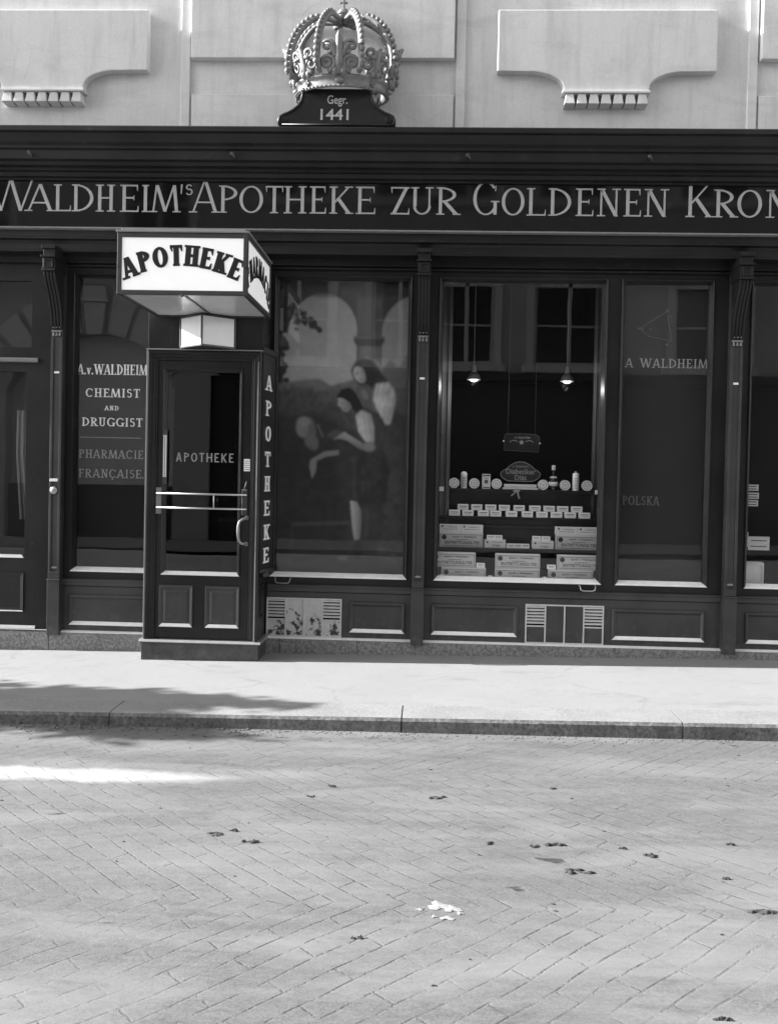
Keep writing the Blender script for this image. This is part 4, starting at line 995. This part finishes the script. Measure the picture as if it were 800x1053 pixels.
TB = [(.294, .12, .6185, 'tea box at the bottom left of the display window, under another tea box'), (.208, .12, .7405, 'tea box lying on top of the bottom left box, cut off by the window frame'),
      (.731, .12, .6185, 'lower tea box of the middle stack of two on the window floor'), (.731, .12, .7405, 'upper tea box of the middle stack of two on the window floor'),
      (1.163, .12, .6185, 'tea box at the bottom right of the display window, under another tea box'), (1.232, .12, .7405, 'tea box lying on top of the bottom right box against the window frame'),
      (.273, .27, .894, 'tea box on the left of the shelf with a flat pale carton on its top'), (1.235, .27, .894, 'tea box on the right of the shelf with a flat pale carton on its top')]
for i, (x, y, z, l) in enumerate(TB):
    o = tb0 if i == 0 else copy_tree(tb0); o.location = (x, y, z); o['label'] = l; o.rotation_euler.z = R((-.6, .8, .3, -.4, .5, -.8, .5, -.3)[i])
def flat_carton():
    e_ = empty('flat_carton', (0, 0, 0), 'x', 'carton', 'flat cartons on the tea boxes'); w, h = .362, .064
    MB().box(-w / 2, w / 2, 0, .07, 0, h).build('carton', 'kraft_lid', e_, .002)
    p = MB()
    for s in (-1, 1):
        c = s * w / 4; p.lathe([(.009, 0), (.009, -.0008)], (c - .065, -.0002, h - .016), 'y', 12)
        put_font(p, "v. Waldheim's", .014, c + .01, -.0008, h - .024, .10, .2); put_font(p, 'Entfettungs-Tee', .012, c, -.0008, h - .042, .12)
    p.box(-.0008, .0008, -.0008, 0, .002, h - .002); p.build('print', 'ink_soft', e_); return e_
fc0 = flat_carton()
for i, (x, l) in enumerate(((.272, 'flat pale carton with two small seals on the left shelf tea box'), (1.233, 'flat pale carton with two small seals on the right shelf tea box'))):
    o = fc0 if i == 0 else copy_tree(fc0); o.location = (x, .275, 1.016); o['label'] = l
def med_box():
    e_ = empty('small_tea_box', (0, 0, 0), 'x', 'box', 'half size tea boxes'); w, h = .176, .066
    MB().box(-w / 2, w / 2, 0, .08, 0, h).build('carton', 'kraft_lid', e_, .002)
    p = MB(); p.lathe([(.009, 0), (.009, -.0008)], (-w / 2 + .024, -.0002, h - .020), 'y', 14); put_font(p, "v. Waldheim's", .014, .015, -.0008, h - .024, .10, .2); put_font(p, 'TEE', .020, .01, -.0008, .012, .07)
    p.build('print', 'ink_soft', e_); return e_
mb0 = med_box()
for i, (x, l) in enumerate(((.555, 'half size box beside the left shelf tea box with two small cartons on top'), (.951, 'half size box beside the right shelf tea box with two small cartons on top'))):
    o = mb0 if i == 0 else copy_tree(mb0); o.location = (x, .272, .894); o['label'] = l
def mini(w, h, d=.04, mat='white_card'):
    e_ = empty('small_carton', (0, 0, 0), 'x', 'carton', 'small white cartons')
    MB().box(-w / 2, w / 2, 0, d, 0, h).build('carton', mat, e_, .0015)
    p = MB().box(-w * .36, w * .36, -.0008, 0, h * .60, h * .72).box(-w * .28, w * .28, -.0008, 0, h * .38, h * .44); p.build('print', 'ink_soft', e_); return e_
mi0 = mini(.068, .036)
MINI = [(.522, .285, .961, 'small white carton standing left on the left half size box'), (.582, .29, .961, 'small white carton standing right on the left half size box'),
        (.899, .29, .961, 'small white carton standing left on the right half size box'), (.977, .285, .961, 'small white carton standing right on the right half size box'),
        (.686, .28, .894, 'leftmost flat white carton in the low row between the half size boxes'), (.747, .285, .894, 'middle flat white carton in the low row between the half size boxes'), (.806, .28, .894, 'rightmost flat white carton in the low row between the half size boxes'),
        (.432, .125, .740, 'small white carton on the bottom left tea box, beside the box on top'), (1.005, .125, .740, 'small white carton on the bottom right tea box, beside the box on top')]
for i, (x, y, z, l) in enumerate(MINI):
    o = mi0 if i == 0 else copy_tree(mi0); o.location = (x, y, z); o['label'] = l; o.rotation_euler.z = R(random.uniform(-4, 4))
rc0 = mini(.093, .048, .06); rc0.name = 'medicine_carton'
ORD = ['first', 'second', 'third', 'fourth', 'fifth', 'sixth', 'seventh', 'eighth', 'ninth', 'tenth']
for i, x in enumerate((.217, .330, .459, .5625, .696, .827, .950, 1.071, 1.186, 1.3035)):
    o = rc0 if i == 0 else copy_tree(rc0); o.location = (x, .38, 1.149); o['group'] = 'white medicine cartons in two rows'; o.rotation_euler.z = R(random.uniform(-3, 3))
    o['label'] = ORD[i] + ' white medicine carton from the left in the front row on the middle shelf'
bk = [.290, .4065, .525, .6395, .765, .899, 1.018, 1.132, 1.250]
for i, x in enumerate(bk):
    o = copy_tree(rc0); o.location = (x, .455, 1.197); o['group'] = 'white medicine cartons in two rows'; o.rotation_euler.z = R(random.uniform(-3, 3))
    o['label'] = ORD[i] + ' white medicine carton from the left in the raised back row on the middle shelf'
rs = MB().box(.2, 1.36, .452, .53, 1.149, 1.1965).build('carton_riser', 'wood', None, .002)
tag(rs, 'dark low plank raising the back row of white medicine cartons', 'plank')
# tins
tn = empty('round_tin', (0, 0, 0), 'x', 'tin', 'round white tins standing on edge')
MB().lathe([(.043, .03), (.0445, .028), (.0445, -.0), (.042, -.004), (.040, -.003), (.038, -.0015), (.004, -.0015)], (0, 0, .0445), 'y', 32).build('tin_body', 'tin', tn, 0, False)
tl = MB().lathe([(.030, 0), (.031, -.0008), (.029, -.0008), (.028, 0)], (0, -.0016, .0445), 'y', 28, closed=True)
put_font(tl, 'TABLETTEN', .010, 0, -.0024, .048, .042); put_font(tl, 'WIEN', .010, 0, -.0024, .034, .024)
tl.build('print', 'ink_soft', tn)
TINX = [(.211, 'round white tin leftmost on the top shelf'), (.383, 'round white tin between the white tube and the printed carton'), (.572, 'round white tin just left of the oval sign'),
        (.967, 'round white tin just right of the oval sign'), (1.1525, 'round white tin between the dark bottle and the white flask'), (1.338, 'round white tin rightmost on the top shelf')]
for i, (x, l) in enumerate(TINX):
    o = tn if i == 0 else copy_tree(tn); o.location = (x, .5, 1.3785); o['label'] = l; o.rotation_euler.y = R(random.uniform(-20, 20)) * 0
tu = empty('powder_tube', (.294, .52, 1.3785), 'pale cylindrical tube with a domed cap between two round tins at the left', 'tube')
MB().lathe([(.0255, 0), (.027, .002), (.027, .098)], (.294, .52, 1.3785), 'z', 24).build('body', 'dim_card', tu, 0, False)
MB().lathe([(.0275, .099), (.0275, .118), (.026, .130), (.019, .140), (.008, .145), (.001, .146)], (.294, .52, 1.3785), 'z', 24).build('cap', 'white_card', tu, 0, True)
p = MB()
for i in range(4): p.box(.279, .309, .4918, .4924, 1.40 + i * .02, 1.405 + i * .02)
p.build('print', 'ink_soft', tu)
tu = empty('white_flask', (1.244, .52, 1.3785), 'tall white flask with a small nozzle near the right end of the top shelf', 'flask')
MB().lathe([(.026, 0), (.0275, .002), (.0275, .142), (.022, .150), (.011, .153)], (1.244, .52, 1.3785), 'z', 24).build('body', 'white_card', tu, 0, False)
MB().lathe([(.009, .152), (.009, .165), (.006, .168)], (1.244, .52, 1.3785), 'z', 14).build('nozzle', 'nickel', tu, 0, False)
p = MB()
for i in range(5): p.box(1.229, 1.259, .4912, .4920, 1.40 + i * .02, 1.404 + i * .02)
p.build('print', 'ink_soft', tu)
pc = empty('printed_carton', (.484, .5, 1.3785), 'upright pale carton with a dark printed band between the second and third round tins', 'carton')
MB().box(.449, .519, .50, .55, 1.3785, 1.506).build('carton', 'dim_card', pc, .002)
p = MB().box(.452, .516, .4992, .50, 1.486, 1.498).box(.468, .50, .4992, .50, 1.425, 1.455).box(.455, .513, .4992, .50, 1.388, 1.396); put_font(p, 'Tee', .022, .484, .4991, 1.462, .035); p.build('print', 'ink_soft', pc)
bt = empty('dark_bottle', (1.055, .52, 1.3785), 'dark stoppered bottle with a pale label right of the oval sign', 'bottle')
MB().lathe([(.036, 0), (.0385, .004), (.0385, .085), (.034, .102), (.020, .118), (.0135, .128), (.0125, .172), (.015, .176)], (1.055, .52, 1.3785), 'z', 28).build('body', 'dark_bottle', bt, 0, True)
MB().lathe([(.0165, .172), (.0165, .208), (.012, .213)], (1.055, .52, 1.3785), 'z', 18).build('capsule', 'dim_card', bt, 0, False)
MB().lathe([(.039, .036), (.039, .072)], (1.055, .52, 1.3785), 'z', 28).build('label', 'dim_card', bt, 0, True)
MB().lathe([(.0345, .1035), (.0225, .1185)], (1.055, .52, 1.3785), 'z', 28).build('shoulder_label', 'dim_card', bt, 0, True)
# oval sign on its plinth
so = empty('oval_sign', (.773, .5, 1.3785), 'dark lobed shop sign with pale outline reading Diabetiker Diät on the top shelf', 'sign')
op = []
for a in range(0, 361, 6):
    t_ = R(a); x = .168 * math.cos(t_); z = .062 * math.sin(t_)
    if math.sin(t_) > 0: z = .062 * math.sin(t_) + .045 * max(0, math.cos((x) / .118 * math.pi / 2)) ** .8 if abs(x) < .118 else .062 * math.sin(t_)
    if math.sin(t_) < 0: z = max(-.058, z * 1.15)
    op.append((.773 + x, 1.508 + z))
bo = MB().prism(op[:-1], .505, .52).build('board', 'wood_black', so)
MB().tube([(x, .504, z) for x, z in op[:-1]], .0035, 6, True).build('rim', 'ledge', bo, 0, True)
for a_ in (("v. Waldheim's", .026, .773, .5035, 1.568, .14, .15), ('Diabetiker', .062, .773, .5035, 1.512, .25), ('Diät', .056, .773, .5035, 1.461, .10)):
    p = MB(); put_font(p, *a_); p.build('inscription', 'faint_letter', bo)
MB().box(.622, .926, .49, .56, 1.3785, 1.395).box(.636, .912, .50, .55, 1.401, 1.424).box(.64, .905, .505, .545, 1.395, 1.401).build('plinth', 'dim_card', so, .002)
bw = MB().tube([(.735, .462, 1.372), (.72, .455, 1.345), (.70, .452, 1.33), (.694, .452, 1.322)], .007, 6).tube([(.735, .462, 1.372), (.752, .455, 1.345), (.757, .452, 1.318), (.764, .452, 1.302)], .008, 6).box(.71, .765, .452, .466, 1.358, 1.374)
tag(bw.build('ribbon_bow', 'faint_letter', None, .001, False), 'small pale ribbon bow hanging from the shelf edge below the oval sign', 'bow')
hs = empty('hanging_sign', (.777, .52, 1.70), 'small dark framed sign with star hanging above the oval sign', 'sign')
hb_ = MB().prism([(.628, 1.712), (.926, 1.70), (.93, 1.83), (.90, 1.848), (.80, 1.858), (.64, 1.852), (.628, 1.83)], .52, .53).build('board', 'backing', hs)
p = MB().tube([(x, .519, z) for x, z in ((.630, 1.713), (.924, 1.701), (.928, 1.83), (.90, 1.847), (.80, 1.857), (.64, 1.851), (.630, 1.83))], .003, 6, True)
p.build('rim', 'frame_grey', hb_, 0, True)
p = MB(); put_font(p, 'A. WALDHEIM', .022, .785, .5185, 1.815, .13); p.build('inscription', 'faint_letter', hb_); p = MB()
sta = []
for i in range(10):
    r_ = .024 if i % 2 == 0 else .012; sta.append((.777 + r_ * math.cos(R(90 + 36 * i)), 1.782 + r_ * math.sin(R(90 + 36 * i))))
p.prism(sta, .5175, .52)
for sg in (-1, 1): p.tube([(.777 + sg * .035, .519, 1.79), (.777 + sg * .07, .519, 1.80), (.777 + sg * .10, .519, 1.785)], .003, 5)
p.build('star_emblem', 'faint_letter', hb_)
MB().tube([(.66, .525, 1.852), (.66, .525, 3.12)], .001, 4).tube([(.89, .525, 1.85), (.89, .525, 3.12)], .001, 4).build('wire', 'iron', hs)
MB().ball((.624, .515, 1.79), .007).ball((.932, .515, 1.776), .007).build('screw', 'white_card', hs, 0, True)
# hanging lamps
def lamp(x, z, l):
    e_ = empty('pendant_lamp', (x, .17, 3.15), l, 'lamp', 'pendant lamps in the display window')
    MB().tube([(x, .17, 3.15), (x, .17, z + .125)], .003, 6).build('cord', 'iron', e_)
    MB().lathe([(.012, .13), (.014, .10), (.02, .085), (.024, .07)], (x, .17, z), 'z', 18).build('socket', 'iron', e_, 0, True)
    MB().lathe([(.022, .072), (.035, .06), (.048, .04), (.053, .02), (.054, .012), (.052, .012), (.046, .036), (.032, .056), (.02, .068)], (x, .17, z), 'z', 24, closed=True).build('lamp_shade', 'frame_grey', e_, 0, True)
    MB().ball((x, .17, z + .022), .030, 1.2, 1.2, .85, 16).build('bulb', 'bulb', e_, 0, True)
def bulb_light(x, z):
    l = bpy.data.lights.new('lamp_light', 'POINT'); l.energy = 1.2; l.shadow_soft_size = .03; l.color = (1, 1, 1)
    o = bpy.data.objects.new('lamp_light', l); COL.objects.link(o); o.location = (x, .17, z)
bulb_light(.344, 2.225); bulb_light(1.10, 2.223)
lamp(.344, 2.262, 'pendant lamp with glowing bulb on the left in the display window'); lamp(1.100, 2.260, 'pendant lamp with glowing bulb on the right in the display window')
for x, l in ((.099, 'small square price tag on the left side of the display window'), (1.348, 'small square price tag on the right side of the display window')):
    o = MB().box(x - .019, x + .019, .062, .064, 1.36, 1.395).build('price_tag', 'dim_card', None); tag(o, l, 'tag', 'price tags in the display window')
for x, l in ((.115, 'small white shell shaped foot at the left end of the window sill'), (.508, 'small white shell shaped foot on the sill left of the middle tea boxes'), (.946, 'small white shell shaped foot on the sill right of the middle tea boxes'), (1.36, 'small white shell shaped foot at the right end of the window sill')):
    o = MB().ball((x, .085, .668), .022, 1.2, .7, .75, 14).box(x - .022, x + .022, .072, .098, .617, .667).build('sill_foot', 'dim_card', None, 0, False); tag(o, l, 'foot', 'shell feet on the sill')
# cards in the right-hand window
for x, z, w, h, l in ((2.59, 1.44, .13, .05, 'pale price card with two printed lines, topmost in the far right window'), (2.61, 1.375, .10, .05, 'pale price card in the middle of three in the far right window'), (2.605, 1.315, .10, .05, 'pale price card, lowest of three in the far right window'),
                      (2.67, .99, .17, .11, 'wide pale card on the lower right of the far right window'), (2.56, 1.02, .05, .12, 'narrow pale card beside the wide card in the far right window')):
    e_ = empty('price_card', (x, .16, z), l, 'card', 'cards in the far right window')
    MB().box(x - w / 2, x + w / 2, .16, .164, z - h / 2, z + h / 2).build('card', 'dim_card', e_)
    p = MB()
    for k_ in (-.22, .2): p.box(x - w * .38, x + w * .38, .1592, .16, z + h * k_ - .004, z + h * k_ + .004)
    p.build('print', 'ink_soft', e_)
fb = MB().box(2.545, 2.70, .12, .2, .62, .84); fb.sweep(2.545, 2.70, .67, .83, [(0, .1195), (0, .110), (.012, .110), (.012, .1195)])
tag(fb.build('framed_box', 'dim_card', None, .002), 'pale framed box standing on the floor of the far right window', 'box')

# ------------------------------------------------------------------ across the street (seen as reflections) and the tree on the left
YO = -12.6
ob2 = empty('stone_building', (0, YO, 0), 'grey stone house across the street seen only as reflections in the shop glass', 'building')
OW = [(-10.4, -9.1, 6.2, 8.3), (-6.6, -5.2, 6.4, 8.6), (-3.6, -2.2, 3.9, 6.4), (-1.3, -.1, 3.9, 6.4), (.15, 1.3, 3.85, 6.3), (2.15, 3.65, 3.85, 6.3), (5.1, 6.6, 3.85, 6.3), (8, 9.5, 3.85, 6.3)]
OW += [(a, b, 7.3, 9.1) for a, b in ((-3.6, -2.2), (-1.3, -.1), (.15, 1.3), (2.15, 3.65), (5.1, 6.6), (8, 9.5))]
AC, AR, AT = -7.30, 2.15, 4.38; AX = 1.95
holes2 = OW + [(AC - AX, AC + AX, -.2, 5.7), (-4.6, 12, -.2, 3.45)]
w2 = wall_holes(MB(), -14, 14, -.3, 9.7, YO - .4, YO, holes2)
pts = [(AC - AX, 5.7)] + [(AC - AX, AT - AR + math.sqrt(max(0, AR ** 2 - AX ** 2)))]
for i in range(1, 24):
    x = AC - AX + 2 * AX * i / 24; pts.append((x, AT - AR + math.sqrt(AR ** 2 - (x - AC) ** 2)))
pts += [(AC + AX, AT - AR + math.sqrt(max(0, AR ** 2 - AX ** 2))), (AC + AX, 5.7)]
w2.prism(pts, YO - .4, YO)
wo = w2.build('wall', 'stone_far', ob2)
MB().prism([(AC - .17, 4.36), (AC + .17, 4.36), (AC + .25, 5.05), (AC - .25, 5.05)], YO, YO + .1).box(AC - .3, AC + .3, YO, YO + .14, 5.05, 5.13).box(AC - .26, AC + .26, YO, YO + .1, 5.13, 5.4).build('keystone', 'stone_pale', ob2, .01)
for i in (-4, -3, -2, -1, 1, 2, 3, 4):
    a0, a1 = R(90 - i * 13 - 5.2), R(90 - i * 13 + 5.2); q = lambda a, r: (AC + r * math.cos(a), AT - AR + r * math.sin(a))
    MB().prism([q(a0, AR + .02), q(a1, AR + .02), q(a1, AR + .95), q(a0, AR + .95)], YO, YO + .05).build('voussoir', 'stone_pale', ob2, .01)
MB().prof_x([(YO, 5.75), (YO + .22, 5.85), (YO + .25, 6.0), (YO, 6.02)], -14, -4.4).build('string_course', 'stone_pale', ob2)
MB().prof_x([(YO, 3.45), (YO + .2, 3.5), (YO + .22, 3.66), (YO, 3.68)], -4.4, 14).build('string_course', 'far_dark', ob2)
MB().box(AC - AX - .05, AC + AX + .05, YO - .42, YO - .36, .5, 4.4).build('arch_blind', 'far_blind', ob2)
MB().box(AC - AX - .05, AC + AX + .05, YO - .40, YO - .2, -.3, 1.1).build('arch_base', 'far_dark', ob2)
MB().box(-4.6, 12.2, YO - .3, YO - .1, -.2, 3.45).build('dark_shopfront', 'far_dark', ob2)
for a, b, c, d in OW:
    f = MB().sweep(a, b, c, d, [(0, YO - .1), (0, YO + .03), (-.16, YO + .05), (-.16, YO), ]).box(a - .25, b + .25, YO, YO + .12, c - .16, c)
    f.box((a + b) / 2 - .04, (a + b) / 2 + .04, YO - .14, YO - .08, c, d).box(a, b, YO - .14, YO - .08, c + (d - c) * .68, c + (d - c) * .68 + .09).box(a, b, YO - .14, YO - .09, c + (d - c) * .34, c + (d - c) * .34 + .04)
    f.sweep(a, b, c, d, [(0, YO - .14), (0, YO - .07), (.07, YO - .07), (.07, YO - .14)])
    f = f.build('window', 'far_frame', ob2); MB().box(a, b, YO - .16, YO - .145, c, d).build('pane', 'far_glass', f)
# young street tree left of the picture; its crown throws the ragged shadow on the pavement
TX, TY = -9.85, -1.72
tr = empty('street_tree', (TX, TY, -.06), 'young leafy street tree left of the view whose crown shades the pavement and kerb', 'tree')
tk_ = MB().tube([(TX, TY, -.1), (TX + .02, TY, 1.0), (TX - .02, TY + .02, 2.2), (TX, TY, 3.4)], [.09, .07, .055, .02], 10)
for i in range(16):
    a = i * 2.4; z = 2.0 + i * .09; l = random.uniform(.5, .9)
    tk_.tube([(TX, TY, z), (TX + math.cos(a) * l * .5, TY + math.sin(a) * l * .35, z + .25), (TX + math.cos(a) * l, TY + math.sin(a) * l * .6, z + .4)], [.025, .015, .006], 6)
tk_.build('trunk', 'bark', tr, 0, True)
lv = MB()
clumps = [(random.gauss(0, .55), random.gauss(0, .22), random.uniform(-.75, .85)) for _ in range(40)]
for cx_, cy_, cz_ in clumps:
    for _ in range(190):
        p = Vector((TX + cx_ + random.gauss(0, .17), TY + cy_ + random.gauss(0, .075), 3.05 + cz_ + random.gauss(0, .14))); s_ = random.uniform(.03, .06)
        u = Vector((random.gauss(0, 1), random.gauss(0, 1), random.gauss(0, 1))).normalized(); v = u.orthogonal().normalized()
        lv.add([p - u * s_ * 1.4, p + v * s_ * .7, p + u * s_ * 1.4, p - v * s_ * .7], [(0, 1, 2, 3)])
lv.build('crown', 'leaf', tr)

# ------------------------------------------------------------------ light, camera, view
EL, AZ = 26.0, .3     # sun low on the left, almost along the street
sdir = Vector((-math.cos(R(EL)) * math.cos(R(AZ)), -math.cos(R(EL)) * math.sin(R(AZ)), math.sin(R(EL))))
sun = bpy.data.lights.new('sun', 'SUN'); sun.energy = 4.5; sun.angle = R(.42); sun.color = (1, 1, 1)
so_ = bpy.data.objects.new('sun', sun); COL.objects.link(so_); so_.rotation_euler = sdir.to_track_quat('Z', 'Y').to_euler(); so_.location = (-20, -2, 12)
w = bpy.data.worlds.new('World'); S.world = w; w.use_nodes = True; nt = w.node_tree; nt.nodes.clear()
sk = nt.nodes.new('ShaderNodeTexSky'); sk.sky_type = 'NISHITA'; sk.sun_disc = False; sk.sun_elevation = R(EL); sk.sun_rotation = math.atan2(sdir.x, sdir.y)
bw_ = nt.nodes.new('ShaderNodeRGBToBW'); bg = nt.nodes.new('ShaderNodeBackground'); bg.inputs[1].default_value = .15; wo_ = nt.nodes.new('ShaderNodeOutputWorld')
nt.links.new(sk.outputs[0], bw_.inputs[0]); nt.links.new(bw_.outputs[0], bg.inputs[0]); nt.links.new(bg.outputs[0], wo_.inputs[0])

yaw, pitch, roll = 4.24604633e-02, -2.06548827e-02, 2.09524654e-02
cy, sy, cp_, sp_, cr_, sr = math.cos(yaw), math.sin(yaw), math.cos(pitch), math.sin(pitch), math.cos(roll), math.sin(roll)
fwd = Vector((-sy * cp_, cy * cp_, sp_)); right = Vector((cy, sy, 0)); up = right.cross(fwd)
r2 = right * cr_ + up * sr; u2 = -right * sr + up * cr_
cam = bpy.data.cameras.new('camera'); cam.sensor_fit = 'HORIZONTAL'; cam.sensor_width = 36; cam.lens = 973 / 800 * 36; cam.shift_y = -(526.5 - 506.073) / 800
cam.clip_start = .05; cam.clip_end = 1500
co = bpy.data.objects.new('camera', cam); COL.objects.link(co)
m = Matrix.Identity(4)
for i in range(3): m[i][0], m[i][1], m[i][2] = r2[i], u2[i], -fwd[i]
m.translation = Vector((0, -7.6, 1.5)); co.matrix_world = m
S.camera = co
v = S.view_settings; v.view_transform = 'Standard'; v.look = 'None'; v.gamma = 1; v.use_curve_mapping = False; v.exposure = 1.9
S.cycles.max_bounces = 8; S.cycles.transparent_max_bounces = 12
